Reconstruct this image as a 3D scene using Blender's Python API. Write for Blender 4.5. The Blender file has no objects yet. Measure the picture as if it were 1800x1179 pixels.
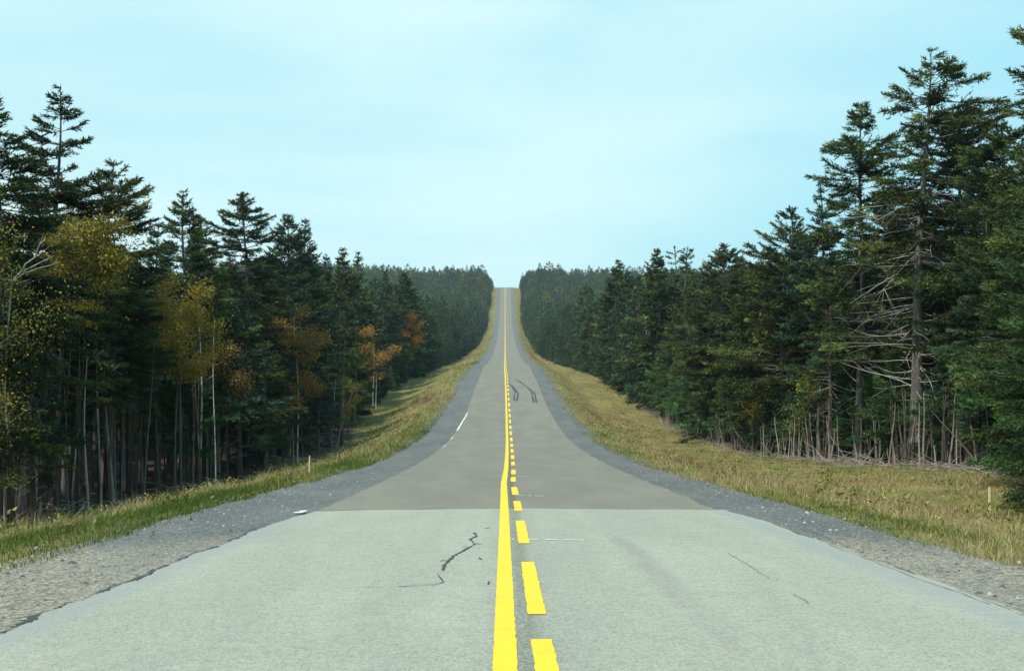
import bpy, math, random
import numpy as np

# ------------------------------------------------------------------ camera, sky, sun, exposure
SC = bpy.context.scene
COL = SC.collection
F = 2200.0                 # focal length in photo pixels (1800 px wide)
CAM_H = 1.36
cam_d = bpy.data.cameras.new('camera'); cam = bpy.data.objects.new('camera', cam_d); COL.objects.link(cam)
cam.location = (0, 0, CAM_H); cam.rotation_euler = (math.radians(90), 0, -12 / F)
cam_d.sensor_width = 36.0; cam_d.lens = 36.0 * F / 1800.0; cam_d.clip_end = 8000; cam_d.clip_start = 0.1
SC.camera = cam

SUN_EL, SUN_AZ = math.radians(56), math.radians(-138)      # azimuth from +Y towards +X: behind the camera, to the left
sv = (math.sin(SUN_AZ) * math.cos(SUN_EL), math.cos(SUN_AZ) * math.cos(SUN_EL), math.sin(SUN_EL))
sun_d = bpy.data.lights.new('sun', 'SUN'); sun_d.energy = 5.0; sun_d.angle = math.radians(2.0); sun_d.color = (1.0, 0.95, 0.86)
sun = bpy.data.objects.new('sun', sun_d); COL.objects.link(sun)
from mathutils import Vector
sun.rotation_euler = Vector(sv).to_track_quat('Z', 'Y').to_euler()

world = bpy.data.worlds.new('World'); SC.world = world; world.use_nodes = True
wt = world.node_tree; wn = wt.nodes; wl = wt.links
for n in list(wn): wn.remove(n)
def N(nt, t, **kw):
    n = nt.nodes.new(t)
    for k, v in kw.items():
        if k in n.inputs: n.inputs[k].default_value = v
        else: setattr(n, k, v)
    return n
w_out = N(wt, 'ShaderNodeOutputWorld'); w_bg = N(wt, 'ShaderNodeBackground', Strength=0.10)
w_sky = N(wt, 'ShaderNodeTexSky', sky_type='NISHITA', sun_disc=False, sun_elevation=SUN_EL, sun_rotation=SUN_AZ)
w_tc = N(wt, 'ShaderNodeTexCoord'); w_map = N(wt, 'ShaderNodeMapping'); w_map.inputs['Scale'].default_value = (1.0, 1.0, 4.2)
w_map.inputs['Location'].default_value = (0.35, 0.2, 0.55)
w_n1 = N(wt, 'ShaderNodeTexNoise', Scale=1.7, Detail=5.0, Roughness=0.45, Distortion=0.25)
w_r = N(wt, 'ShaderNodeMapRange'); w_r.interpolation_type = 'SMOOTHSTEP'
w_r.inputs['From Min'].default_value = 0.34; w_r.inputs['From Max'].default_value = 0.68
w_sep = N(wt, 'ShaderNodeSeparateXYZ'); w_g = N(wt, 'ShaderNodeMath', operation='MULTIPLY_ADD'); w_g.inputs[1].default_value = -0.8; w_g.inputs[2].default_value = 0.0
w_add = N(wt, 'ShaderNodeMath', operation='ADD', use_clamp=True)
w_mix = N(wt, 'ShaderNodeMix', data_type='RGBA'); 
w_mix.inputs[6].default_value = (4.5, 8.85, 10.1, 1); w_mix.inputs[7].default_value = (7.8, 10.7, 10.9, 1)
w_mix2 = N(wt, 'ShaderNodeMix', data_type='RGBA'); w_mix2.inputs[0].default_value = 0.9
wl.new(w_tc.outputs['Generated'], w_map.inputs['Vector']); wl.new(w_map.outputs[0], w_n1.inputs['Vector'])
wl.new(w_n1.outputs['Fac'], w_r.inputs['Value']); wl.new(w_tc.outputs['Generated'], w_sep.inputs[0]); wl.new(w_sep.outputs['X'], w_g.inputs[0])
wl.new(w_r.outputs[0], w_add.inputs[0]); wl.new(w_g.outputs[0], w_add.inputs[1]); wl.new(w_add.outputs[0], w_mix.inputs[0])
wl.new(w_sky.outputs[0], w_mix2.inputs[6]); wl.new(w_mix.outputs[2], w_mix2.inputs[7]); wl.new(w_mix2.outputs[2], w_bg.inputs['Color'])
wl.new(w_bg.outputs[0], w_out.inputs['Surface'])
SC.view_settings.view_transform = 'Standard'; SC.view_settings.look = 'None'; SC.view_settings.exposure = 0.0; SC.view_settings.gamma = 1.0
SC.view_settings.use_curve_mapping = False
SC.render.engine = 'CYCLES'
SC.cycles.max_bounces = 6; SC.cycles.diffuse_bounces = 3; SC.cycles.glossy_bounces = 1; SC.cycles.transmission_bounces = 3
SC.cycles.volume_bounces = 0; SC.cycles.transparent_max_bounces = 4; SC.cycles.caustics_reflective = False; SC.cycles.caustics_refractive = False

# ------------------------------------------------------------------ terrain functions
PR_D = np.array([-400, -120, -40, 0, 7, 21.5, 38, 54.8, 73, 90, 105, 116, 140, 169, 188, 200, 214, 250, 300, 395, 500, 614, 730, 837, 858, 885, 950, 1200, 4000], float)
PR_Z = np.array([14, 6.5, 1.8, -1.36, -1.88, -2.97, -4.15, -5.17, -5.92, -6.15, -6.09, -5.83, -5.28, -4.8, -4.52, -4.62, -4.88, -4.98, -4.84, -3.6, -0.6, 4.6, 16, 31, 32.9, 33.6, 33.0, 26, 10], float)
def pchip(x, y):
    h = np.diff(x); dl = np.diff(y) / h; m = np.zeros_like(y); m[0] = dl[0]; m[-1] = dl[-1]
    for i in range(1, len(x) - 1):
        if dl[i - 1] * dl[i] > 0:
            w1 = 2 * h[i] + h[i - 1]; w2 = h[i] + 2 * h[i - 1]
            m[i] = (w1 + w2) / (w1 / dl[i - 1] + w2 / dl[i])
    def f(t):
        t = np.asarray(t, float); i = np.clip(np.searchsorted(x, t) - 1, 0, len(x) - 2)
        s = (t - x[i]) / h[i]
        return ((1 + 2 * s) * (1 - s) ** 2 * y[i] + s * (1 - s) ** 2 * h[i] * m[i] + s * s * (3 - 2 * s) * y[i + 1] + s * s * (s - 1) * h[i] * m[i + 1])
    return f
_prof = pchip(PR_D, PR_Z)
def zr(d): return _prof(d) + CAM_H                          # world height of the road
def drop_left(d): return np.interp(d, [-50, 0, 20, 38, 45, 60, 100, 160, 300, 500, 850], [.7, .9, 1.2, 1.45, 1.65, 1.9, 2.2, 2.0, 2.0, 1.5, .4])
def drop_right(d): return np.interp(d, [-50, 0, 20, 39, 54, 75, 99, 136, 217, 359, 500, 850], [-.4, -.3, -.2, -.05, .42, 1.05, 1.8, 2.2, 1.7, 2.6, 2, .4])
def edge_left(d): return np.interp(d, [0, 60, 80, 92, 108, 120, 250, 450, 900], [14.6, 14.6, 13.6, 12.0, 12.4, 14.6, 14.6, 10, 9])
def edge_right(d): return np.interp(d, [0, 30, 250, 400, 650, 830, 900], [14.6, 14.6, 14.6, 10.5, 9.0, 10.5, 10.5])
def lump(x, y): return 0.5 * np.sin(x * .71 + y * .23 + 1.3) * np.sin(y * .37 - x * .19) + 0.3 * np.sin(x * 1.9 + .5) * np.sin(y * 1.3 + 2) + 0.2 * np.sin(x * 3.7 + y * 2.1)
def sm(t): t = np.clip(t, 0, 1); return t * t * (3 - 2 * t)
def zg(x, d):
    """world height of the ground sheet"""
    x = np.asarray(x, float); d = np.asarray(d, float); a = np.abs(x)
    left = -drop_left(d) * sm((a - 5.2) / 7.5) - .04
    dr = drop_right(d); ditch = np.maximum(.5, dr * .85 + .35)
    right = -ditch * sm((a - 5.2) / 5.0) + (ditch - dr) * sm((a - 10.4) / 4.6) - .04
    c = np.where(x < 0, left, right)
    c = c + 0.10 * lump(x, d) * sm((a - 6) / 3) + 0.25 * lump(x * .22, d * .22) * sm((a - 12) / 8)
    c = c + np.where(a > 30, (np.sin(x * .013 + d * .004) * 3.0 + 2.0) * sm((a - 30) / 120) * sm((d - 150) / 400), 0)
    c = c - .08 * (1 - sm((a - 5.35) / .5))
    return zr(d) + c

# ------------------------------------------------------------------ helpers
def link(o, parent=None):
    COL.objects.link(o)
    if parent is not None: o.parent = parent
    return o
def tag(o, label=None, cat=None, group=None, kind=None):
    if label: o['label'] = label
    if cat: o['category'] = cat
    if group: o['group'] = group
    if kind: o['kind'] = kind
    return o
def np_mesh(name, V, Q=None, T=None, mats=(), tint=None, mat_idx=None, smooth=False):
    """mesh from vertex array, quad array and/or triangle array, with one float per face in the attribute 'tint'"""
    me = bpy.data.meshes.new(name)
    V = np.asarray(V, np.float32).reshape(-1, 3)
    Q = np.zeros((0, 4), np.int32) if Q is None else np.asarray(Q, np.int32).reshape(-1, 4)
    T = np.zeros((0, 3), np.int32) if T is None else np.asarray(T, np.int32).reshape(-1, 3)
    me.vertices.add(len(V)); me.vertices.foreach_set('co', V.ravel())
    nq, nt = len(Q), len(T)
    me.loops.add(nq * 4 + nt * 3); me.loops.foreach_set('vertex_index', np.concatenate([Q.ravel(), T.ravel()]))
    me.polygons.add(nq + nt)
    me.polygons.foreach_set('loop_start', np.concatenate([np.arange(nq) * 4, nq * 4 + np.arange(nt) * 3]).astype(np.int32))
    if mat_idx is not None: me.polygons.foreach_set('material_index', np.asarray(mat_idx, np.int32))
    if smooth: me.polygons.foreach_set('use_smooth', np.ones(nq + nt, bool))
    if tint is not None:
        a = me.attributes.new('tint', 'FLOAT', 'FACE'); a.data.foreach_set('value', np.asarray(tint, np.float32))
    me.update(calc_edges=True); me.validate()
    for m in mats: me.materials.append(m)
    return me
def mesh_obj(name, me, parent=None): return link(bpy.data.objects.new(name, me), parent)
def empty(name, loc, rz=0.0):
    o = bpy.data.objects.new(name, None); o.location = loc; o.rotation_euler = (0, 0, rz); o.empty_display_size = .3
    return link(o)
def tubes(P, R, sides=6, cap=True):
    """P (n,k,3) poly-lines, R (n,k) radii -> verts, quads"""
    P = np.asarray(P, float); R = np.asarray(R, float)
    n, k, _ = P.shape
    T = np.gradient(P, axis=1); T /= np.linalg.norm(T, axis=2, keepdims=True) + 1e-9
    up = np.where(np.abs(T[..., 2:3]) > .8, np.array([1., 0, 0]), np.array([0, 0, 1.]))
    A = np.cross(T, up); A /= np.linalg.norm(A, axis=2, keepdims=True) + 1e-9
    B = np.cross(T, A)
    th = np.arange(sides) / sides * 2 * math.pi
    ring = P[:, :, None, :] + R[:, :, None, None] * (np.cos(th)[None, None, :, None] * A[:, :, None, :] + np.sin(th)[None, None, :, None] * B[:, :, None, :])
    V = ring.reshape(-1, 3)
    i = np.arange(n)[:, None, None] * k * sides; j = np.arange(k - 1)[None, :, None] * sides; s = np.arange(sides)[None, None, :]
    s2 = (s + 1) % sides
    Q = np.stack([i + j + s, i + j + s2, i + j + sides + s2, i + j + sides + s], -1).reshape(-1, 4)
    return V, Q
class Bag:
    """collects verts, faces (quads or triangles), tints and material numbers for one mesh"""
    def __init__(s): s.V = []; s.Q = []; s.T = []; s.tq = []; s.tt = []; s.mq = []; s.mt = []; s.n = 0
    def add(s, V, Q, tint=0.5, mi=0):
        Q = np.asarray(Q); quad = Q.shape[1] == 4
        s.V.append(V); (s.Q if quad else s.T).append(Q + s.n); s.n += len(V)
        (s.tq if quad else s.tt).append(np.broadcast_to(np.asarray(tint, float), (len(Q),)).copy()); (s.mq if quad else s.mt).append(np.full(len(Q), mi)); return s
    def mesh(s, name, mats, smooth=False):
        cc = lambda l: np.concatenate(l) if l else None
        return np_mesh(name, np.concatenate(s.V), cc(s.Q), cc(s.T), mats=mats, tint=np.concatenate(s.tq + s.tt), mat_idx=np.concatenate(s.mq + s.mt), smooth=smooth)
def strip(name, xs, ds, zf, mat, dz=0.0):
    """sheet over a grid; xs (nd,nx) lateral positions per row"""
    xs = np.asarray(xs, float); ds = np.asarray(ds, float); nd, nx = xs.shape
    D = np.repeat(ds[:, None], nx, 1); Z = zf(xs, D) + dz
    V = np.stack([xs, D, Z], -1).reshape(-1, 3)
    i = np.arange(nd - 1)[:, None] * nx; j = np.arange(nx - 1)[None, :]
    Q = np.stack([i + j, i + j + 1, i + nx + j + 1, i + nx + j], -1).reshape(-1, 4)
    return np_mesh(name, V, Q, mats=[mat], smooth=True)
def gpos(x, d): return (float(x), float(d), float(zg(x, d)))

# ------------------------------------------------------------------ materials
def new_mat(name):
    m = bpy.data.materials.new(name); m.use_nodes = True; nt = m.node_tree
    b = nt.nodes['Principled BSDF']; b.inputs['Specular IOR Level'].default_value = .25
    return m, nt, b
def ramp(nt, stops):
    r = N(nt, 'ShaderNodeValToRGB'); e = r.color_ramp.elements
    while len(e) < len(stops): e.new(.5)
    for k, (p, c) in zip(e, stops): k.position = p; k.color = (*c, 1)
    return r
def noise(nt, vec, scale, detail=4.0, rough=.55, dist=0.0):
    n = N(nt, 'ShaderNodeTexNoise', Scale=scale, Detail=detail, Roughness=rough, Distortion=dist)
    if vec is not None: nt.links.new(vec, n.inputs['Vector'])
    return n
def mixc(nt, fac, a, b, mode='MIX'):
    n = N(nt, 'ShaderNodeMix', data_type='RGBA', blend_type=mode)
    for sock, v in ((n.inputs[0], fac), (n.inputs[6], a), (n.inputs[7], b)):
        if isinstance(v, (int, float)): sock.default_value = v
        elif isinstance(v, tuple): sock.default_value = (*v, 1) if len(v) == 3 else v
        else: nt.links.new(v, sock)
    return n.outputs[2]
def maprange(nt, v, a, b, c=0.0, d=1.0, smooth=True):
    n = N(nt, 'ShaderNodeMapRange'); n.interpolation_type = 'SMOOTHSTEP' if smooth else 'LINEAR'
    nt.links.new(v, n.inputs['Value'])
    for k, x in zip(('From Min', 'From Max', 'To Min', 'To Max'), (a, b, c, d)): n.inputs[k].default_value = x
    return n.outputs[0]
def math_n(nt, op, a, b=None):
    n = N(nt, 'ShaderNodeMath', operation=op)
    for s, v in ((n.inputs[0], a), (n.inputs[1], b)):
        if v is None: continue
        if isinstance(v, (int, float)): s.default_value = v
        else: nt.links.new(v, s)
    return n.outputs[0]
def obj_vec(nt, scale=(1, 1, 1)):
    tc = N(nt, 'ShaderNodeTexCoord'); mp = N(nt, 'ShaderNodeMapping'); mp.inputs['Scale'].default_value = scale
    nt.links.new(tc.outputs['Object'], mp.inputs['Vector']); return mp.outputs[0]
def bump(nt, b, h, strength=.3, dist=.02):
    n = N(nt, 'ShaderNodeBump', Strength=strength, Distance=dist); nt.links.new(h, n.inputs['Height']); nt.links.new(n.outputs[0], b.inputs['Normal'])

def foliage_mat(name, dark, mid, light, vary=.38, transl=.12, rough=.6, hue=(.49, .53)):
    m, nt, b = new_mat(name)
    at = N(nt, 'ShaderNodeAttribute', attribute_name='tint')
    r = ramp(nt, [(0, dark), (.58, mid), (.95, light)]); nt.links.new(at.outputs['Fac'], r.inputs[0])
    oi = N(nt, 'ShaderNodeObjectInfo')
    hsv = N(nt, 'ShaderNodeHueSaturation'); nt.links.new(r.outputs[0], hsv.inputs['Color'])
    nt.links.new(maprange(nt, oi.outputs['Random'], 0, 1, hue[0], hue[1], False), hsv.inputs['Hue'])
    w = N(nt, 'ShaderNodeTexWhiteNoise', noise_dimensions='1D'); nt.links.new(oi.outputs['Random'], w.inputs['W'])
    nt.links.new(maprange(nt, w.outputs['Value'], 0, 1, 1 - vary, 1 + vary, False), hsv.inputs['Value'])
    nt.links.new(hsv.outputs[0], b.inputs['Base Color']); b.inputs['Roughness'].default_value = rough
    tr = N(nt, 'ShaderNodeBsdfTranslucent'); nt.links.new(hsv.outputs[0], tr.inputs['Color'])
    mx = N(nt, 'ShaderNodeMixShader', Fac=transl); nt.links.new(b.outputs[0], mx.inputs[1]); nt.links.new(tr.outputs[0], mx.inputs[2])
    nt.links.new(mx.outputs[0], nt.nodes['Material Output'].inputs['Surface'])
    return m
def bark_mat(name, c0, c1, c2, scale=(9, 9, 1.6), bmp=.6):
    m, nt, b = new_mat(name); v = obj_vec(nt, scale)
    n = noise(nt, v, 1.5, 5, .65, .6); n2 = noise(nt, obj_vec(nt, (1.2, 1.2, .5)), 1.2, 3)
    r = ramp(nt, [(.3, c0), (.52, c1), (.72, c2)]); nt.links.new(n.outputs['Fac'], r.inputs[0])
    c = mixc(nt, maprange(nt, n2.outputs['Fac'], .35, .65, 0, .7), r.outputs[0], c1, 'MIX')
    oi = N(nt, 'ShaderNodeObjectInfo'); hsv = N(nt, 'ShaderNodeHueSaturation'); nt.links.new(c, hsv.inputs['Color'])
    nt.links.new(maprange(nt, oi.outputs['Random'], 0, 1, .65, 1.35, False), hsv.inputs['Value'])
    nt.links.new(hsv.outputs[0], b.inputs['Base Color']); b.inputs['Roughness'].default_value = .9
    bump(nt, b, n.outputs['Fac'], bmp, .02); return m
M = {}
M['spruce'] = foliage_mat('spruce_needles', (.009, .017, .006), (.037, .064, .017), (.150, .185, .046))
M['spruce_blue'] = foliage_mat('blue_spruce_needles', (.007, .018, .011), (.028, .060, .032), (.095, .165, .080))
M['fir'] = foliage_mat('fir_needles', (.018, .044, .014), (.052, .128, .038), (.145, .255, .075))
M['spruce_olive'] = foliage_mat('olive_needles', (.011, .017, .006), (.043, .062, .015), (.165, .178, .044))
M['cones'] = foliage_mat('cone_clusters', (.030, .022, .010), (.070, .045, .018), (.13, .09, .04), .2)
M['gold'] = foliage_mat('golden_leaves', (.14, .105, .014), (.37, .255, .030), (.58, .40, .06), .12, .4, .5, (.498, .502))
M['olive_leaf'] = foliage_mat('olive_leaves', (.065, .07, .014), (.20, .175, .026), (.42, .33, .05), .12, .4, .5, (.498, .502))
M['orange'] = foliage_mat('orange_leaves', (.16, .060, .010), (.42, .17, .022), (.65, .32, .05), .12, .4, .5, (.498, .502))
M['brown_leaf'] = foliage_mat('brown_leaves', (.085, .052, .015), (.29, .160, .030), (.48, .31, .058), .12, .35, .5, (.498, .502))
M['shrub'] = foliage_mat('shrub_leaves', (.03, .045, .010), (.075, .105, .022), (.16, .17, .04), .3, .3, .5)
M['bark'] = bark_mat('spruce_bark', (.035, .026, .020), (.085, .070, .056), (.19, .175, .155))
M['bark_grey'] = bark_mat('lichen_bark', (.045, .04, .035), (.12, .11, .10), (.30, .29, .265))
M['birch'] = bark_mat('birch_bark', (.10, .085, .07), (.50, .49, .45), (.68, .67, .63), (5, 5, 9))
M['dead'] = bark_mat('bleached_wood', (.22, .20, .185), (.42, .40, .37), (.62, .60, .57), (12, 12, 3))
M['twig'] = bark_mat('dry_twig', (.10, .082, .07), (.24, .205, .18), (.44, .40, .36), (12, 12, 3))

# ------------------------------------------------------------------ tree builders (arrays; each tree is trunk + crown)
def spray(P, D, L, Wd, rng, flat=.0):
    """narrow pointed needle sprays: P base, D unit direction, L length, Wd width -> verts, triangles"""
    n = len(P); rnd = rng.normal(size=(n, 3)); rnd[:, 2] += flat
    S = np.cross(D, rnd); S /= np.linalg.norm(S, axis=1, keepdims=True) + 1e-9; hw = (Wd * .5)[:, None]
    V = np.stack([P - S * hw, P + S * hw, P + D * L[:, None]], 1).reshape(-1, 3)
    return V, np.arange(n * 3).reshape(-1, 3)
def leaf_quads(P, D, L, Wd, rng):
    """rhombic leaves"""
    n = len(P); S = np.cross(D, rng.normal(size=(n, 3))); S /= np.linalg.norm(S, axis=1, keepdims=True) + 1e-9; hw = (Wd * .5)[:, None]; mid = P + D * (L * .45)[:, None]
    V = np.stack([P, mid - S * hw, P + D * L[:, None], mid + S * hw], 1).reshape(-1, 3)
    return V, np.arange(n * 4).reshape(-1, 4)
def spruce(seed, H, zb, R, p=.8, spacing=.46, per=6.5, gap=.12, el_top=30, el_mid=1, el_low=-20, upturn=.15, blunt=0.0, lean=(0, 0), r0=None,
           step=.045, size=.15, width=.040, twl=.50, thick=.15, core=.22, clump=0.0, dead=0, dead_len=1.6, side=None, wood_sides=3, bare_tip=0.0, taper_low=.25, cones=0.0, jit=.28, dead_hi=None, kink=0.0):
    """returns (trunk bag parts, crown parts): trunk = stem with limbs, crown = needle sprays"""
    rng = np.random.default_rng(seed)
    r0 = r0 or .011 * H + .03
    k = 16; tz = np.linspace(0, 1, k); ph = rng.uniform(0, 6.28, 2)
    def axis(z):
        t = np.asarray(z) / H
        return np.stack([lean[0] * t ** 1.3 + .012 * H * np.sin(t * 7 + ph[0]) * t + kink * np.sin(t * 3.1), lean[1] * t ** 1.3 + .012 * H * np.sin(t * 6 + ph[1]) * t, np.asarray(z, float)], -1)
    stem = axis(tz * H); rad = r0 * (1 - tz) ** .85 * (1 + .55 * np.exp(-tz * H / .35)) + .006
    stem[0, 2] -= .25
    wood = [(tubes(stem[None], rad[None], 8), 0)]
    nb = int((H - zb) / spacing * per)
    z = np.sort(zb + (H - zb) * (1 - np.sqrt(rng.uniform(0, 1, nb)) if False else rng.uniform(0, 1, nb)))
    z = zb + np.round((z - zb) / spacing) * spacing + rng.normal(0, .05, nb); z = np.clip(z, zb, H - .05)
    t = (H - z) / (H - zb)
    L = R * (t * (1 - blunt) + blunt * np.minimum(1, t * 3.2)) ** p * (1 - taper_low * sm((t - .72) / .28)) * np.exp(rng.normal(0, jit, nb)) + .10
    L = np.minimum(L, R * 1.35); L = np.minimum(L, .10 + (.50 + 1.3 * blunt) * (H - z))
    az = rng.uniform(0, 2 * math.pi, nb)
    if side is not None:                                    # one-sided crown: (azimuth, strength)
        L = L * (1 + side[1] * np.cos(az - side[0]))
    if clump: L = L * (1 + clump * np.sin(z * 2.1 + ph[0]) * np.cos(az * 2 + z * 1.3))
    keep = rng.uniform(size=nb) > gap
    if bare_tip: keep &= (rng.uniform(size=nb) > bare_tip * (t < .3))
    z, t, L, az = z[keep], t[keep], np.maximum(L[keep], .08), az[keep]; nb = len(z)
    el = np.radians(np.where(t < .45, el_top + (el_mid - el_top) * t / .45, el_mid + (el_low - el_mid) * (t - .45) / .55) + rng.normal(0, 9, nb))
    h = np.stack([np.cos(az), np.sin(az)], -1)
    bend = rng.normal(0, .12, nb)
    A0 = axis(z)
    def bpt(i, s):
        ll = L[i] * s
        ca, sa = np.cos(el[i]), np.sin(el[i])
        hp = np.stack([-h[i][..., 1], h[i][..., 0]], -1)
        out = np.empty(i.shape + (3,))
        out[..., :2] = A0[i][..., :2] + h[i] * (ll * ca)[..., None] + hp * (ll * s * bend[i])[..., None]
        out[..., 2] = A0[i][..., 2] + ll * sa + upturn * L[i] * s ** 2.2 - .10 * L[i] * s
        return out
    ks = np.linspace(0, 1, 6); I = np.repeat(np.arange(nb)[:, None], 6, 1); S = np.broadcast_to(ks, I.shape)
    BP = bpt(I, S); BR = (.006 + .011 * L)[:, None] * (1 - ks * .8)[None]
    wood.append((tubes(BP, BR, wood_sides), 0))
    # twigs along each branch, the last ones along its own axis
    cnt = np.maximum(3, (L / step).astype(int)); bi = np.repeat(np.arange(nb), cnt)
    c0 = core * np.minimum(1, L[bi] / 1.2); s = c0 + (1 - c0) * rng.uniform(0, 1, len(bi)) ** .8
    P = bpt(bi, s); P2 = bpt(bi, s + .04); Dd = P2 - P; Dd /= np.linalg.norm(Dd, axis=1, keepdims=True) + 1e-9
    sg = np.where(rng.uniform(size=len(bi)) < .5, -1., 1.)
    hp = np.stack([-Dd[:, 1], Dd[:, 0], np.zeros(len(bi))], -1); hp /= np.linalg.norm(hp, axis=1, keepdims=True) + 1e-9
    axial = rng.uniform(size=len(bi)) < .28
    ang = np.radians(np.where(axial, rng.uniform(0, 25, len(bi)), rng.uniform(30, 65, len(bi))))
    TD = Dd * np.cos(ang)[:, None] + hp * (np.sin(ang) * sg)[:, None]; TD[:, 2] += rng.normal(thick * .2, thick, len(bi))
    TD /= np.linalg.norm(TD, axis=1, keepdims=True)
    TL = np.minimum(.70, twl * L[bi] * (1 - s) ** .7 + .13) * rng.uniform(.55, 1.2, len(bi))
    c2 = np.maximum(2, np.ceil(TL / (size * .30)).astype(int)); ti = np.repeat(np.arange(len(bi)), c2)
    first = np.repeat(np.cumsum(c2) - c2, c2); q = (np.arange(len(ti)) - first + rng.uniform(0, .9, len(ti))) / np.repeat(c2, c2)
    SP = P[ti] + TD[ti] * (TL[ti] * q)[:, None]; SP[:, 2] -= .10 * TL[ti] * q * q
    SD = TD[ti] * .9 + rng.normal(0, .48, (len(ti), 3)); SD[:, 2] += .12; SD /= np.linalg.norm(SD, axis=1, keepdims=True)
    SL = size * rng.uniform(.6, 1.25, len(ti)); SW = width * rng.uniform(.7, 1.3, len(ti))
    bt = rng.normal(0, .18, nb)
    tint = np.clip(.36 + .26 * (s[ti] - .5) + .14 * q + rng.normal(0, .17, len(ti)) + bt[bi[ti]], 0, 1)   # young needles at the tips are paler
    V, Q = spray(SP, SD, SL, SW, rng)
    crown = [(V, Q, tint, 0)]
    # leader
    nl = int(60 * min(1, .15 / size) + 8); zz = H - rng.uniform(0, 1, nl) ** .8 * 1.3 * min(1, H / 8); lp = axis(zz); ld = rng.normal(0, .6, (nl, 3)); ld[:, 2] = np.abs(ld[:, 2]) + .5; ld /= np.linalg.norm(ld, axis=1, keepdims=True)
    V, Q = spray(lp, ld, np.full(nl, size), np.full(nl, width), rng); crown.append((V, Q, np.full(nl, .5), 0))
    if cones:
        m = int(cones); zc = H - rng.uniform(.0, 1, m) ** 1.3 * .16 * H; ac = rng.uniform(0, 6.28, m); rc = rng.uniform(.1, 1, m) * .30 * (H - zc + .2)
        cp = axis(zc); cp[:, 0] += rc * np.cos(ac); cp[:, 1] += rc * np.sin(ac)
        cd = rng.normal(0, .35, (m, 3)); cd[:, 2] -= .8; cd /= np.linalg.norm(cd, axis=1, keepdims=True)
        V, Q = spray(cp, cd, np.full(m, .13), np.full(m, .07), rng); crown.append((V, Q, rng.uniform(0, 1, m), 1))
    dead_w = []
    if dead:
        top = dead_hi or zb + .35 * (H - zb)
        zd = min(2.6, zb * .4) + (top - min(2.6, zb * .4)) * rng.uniform(0, 1, dead) ** .75; ad = rng.uniform(0, 6.28, dead); ld = dead_len * rng.uniform(.25, 1.15, dead)
        ks = np.linspace(0, 1, 7); base = axis(zd)
        sl = rng.normal(-.18, .22, dead); cur = rng.normal(.06, .13, dead); wob = rng.normal(0, .05, (dead, 2))
        DP = np.empty((dead, 7, 3)); hh = np.stack([np.cos(ad), np.sin(ad)], -1); hq = np.stack([-np.sin(ad), np.cos(ad)], -1)
        DP[..., :2] = base[:, None, :2] + hh[:, None] * (ld[:, None] * ks)[..., None] + hq[:, None] * (ld[:, None] * (wob[:, :1] * np.sin(ks * 5) + cur[:, None] * .5 * ks ** 2))[..., None]
        DP[..., 2] = base[:, None, 2] + ld[:, None] * (sl[:, None] * ks + cur[:, None] * ks ** 2.0 + wob[:, 1:] * np.sin(ks * 6) * .4)
        DR = (.005 + .0048 * ld)[:, None] * (1 - .85 * ks)[None]
        dead_w.append(tubes(DP, DR, 4))
        # side twigs of the dead limbs
        m = dead * 3; pi = rng.integers(0, dead, m); pk = rng.integers(2, 6, m); tb = DP[pi, pk]
        td = (DP[pi, pk] - DP[pi, pk - 1]); td /= np.linalg.norm(td, axis=1, keepdims=True); td += rng.normal(0, .6, (m, 3)); tl = ld[pi] * rng.uniform(.12, .38, m)
        TP = tb[:, None] + td[:, None] * (tl[:, None] * np.linspace(0, 1, 4))[..., None]; TP[:, :, 2] += rng.normal(0, .1, (m, 1)) * np.linspace(0, 1, 4) ** 2
        dead_w.append(tubes(TP, np.repeat(np.array([[.005, .0045, .0035, .002]]), m, 0), 3))
    return wood, crown, dead_w
def spruce_meshes(name, leaf, bark='bark', dead_mat='dead', **kw):
    wood, crown, dead_w = spruce(**kw)
    b = Bag()
    for (V, Q), mi in wood: b.add(V, Q, .5, mi)
    c = Bag()
    for V, Q, t, mi in crown: c.add(V, Q, t, mi)
    for V, Q in dead_w: b.add(V, Q, .5, 1)
    return b.mesh(name + '_trunk', [M[bark], M[dead_mat]], True), c.mesh(name + '_crown', [M[leaf], M['cones']])
def put_tree(name, meshes, loc, rz=0, sc=1.0, label=None, cat='spruce tree', group=None):
    root = empty(name, loc, rz); root.scale = (sc, sc, sc) if isinstance(sc, (int, float)) else sc
    tag(root, label, cat, group)
    mesh_obj('trunk', meshes[0], root)
    if meshes[1] is not None: mesh_obj('crown', meshes[1], root)
    return root
def copy_tree(o):
    c = o.copy(); COL.objects.link(c)
    for ch in o.children:
        k = ch.copy(); COL.objects.link(k); k.parent = c
    return c
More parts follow.
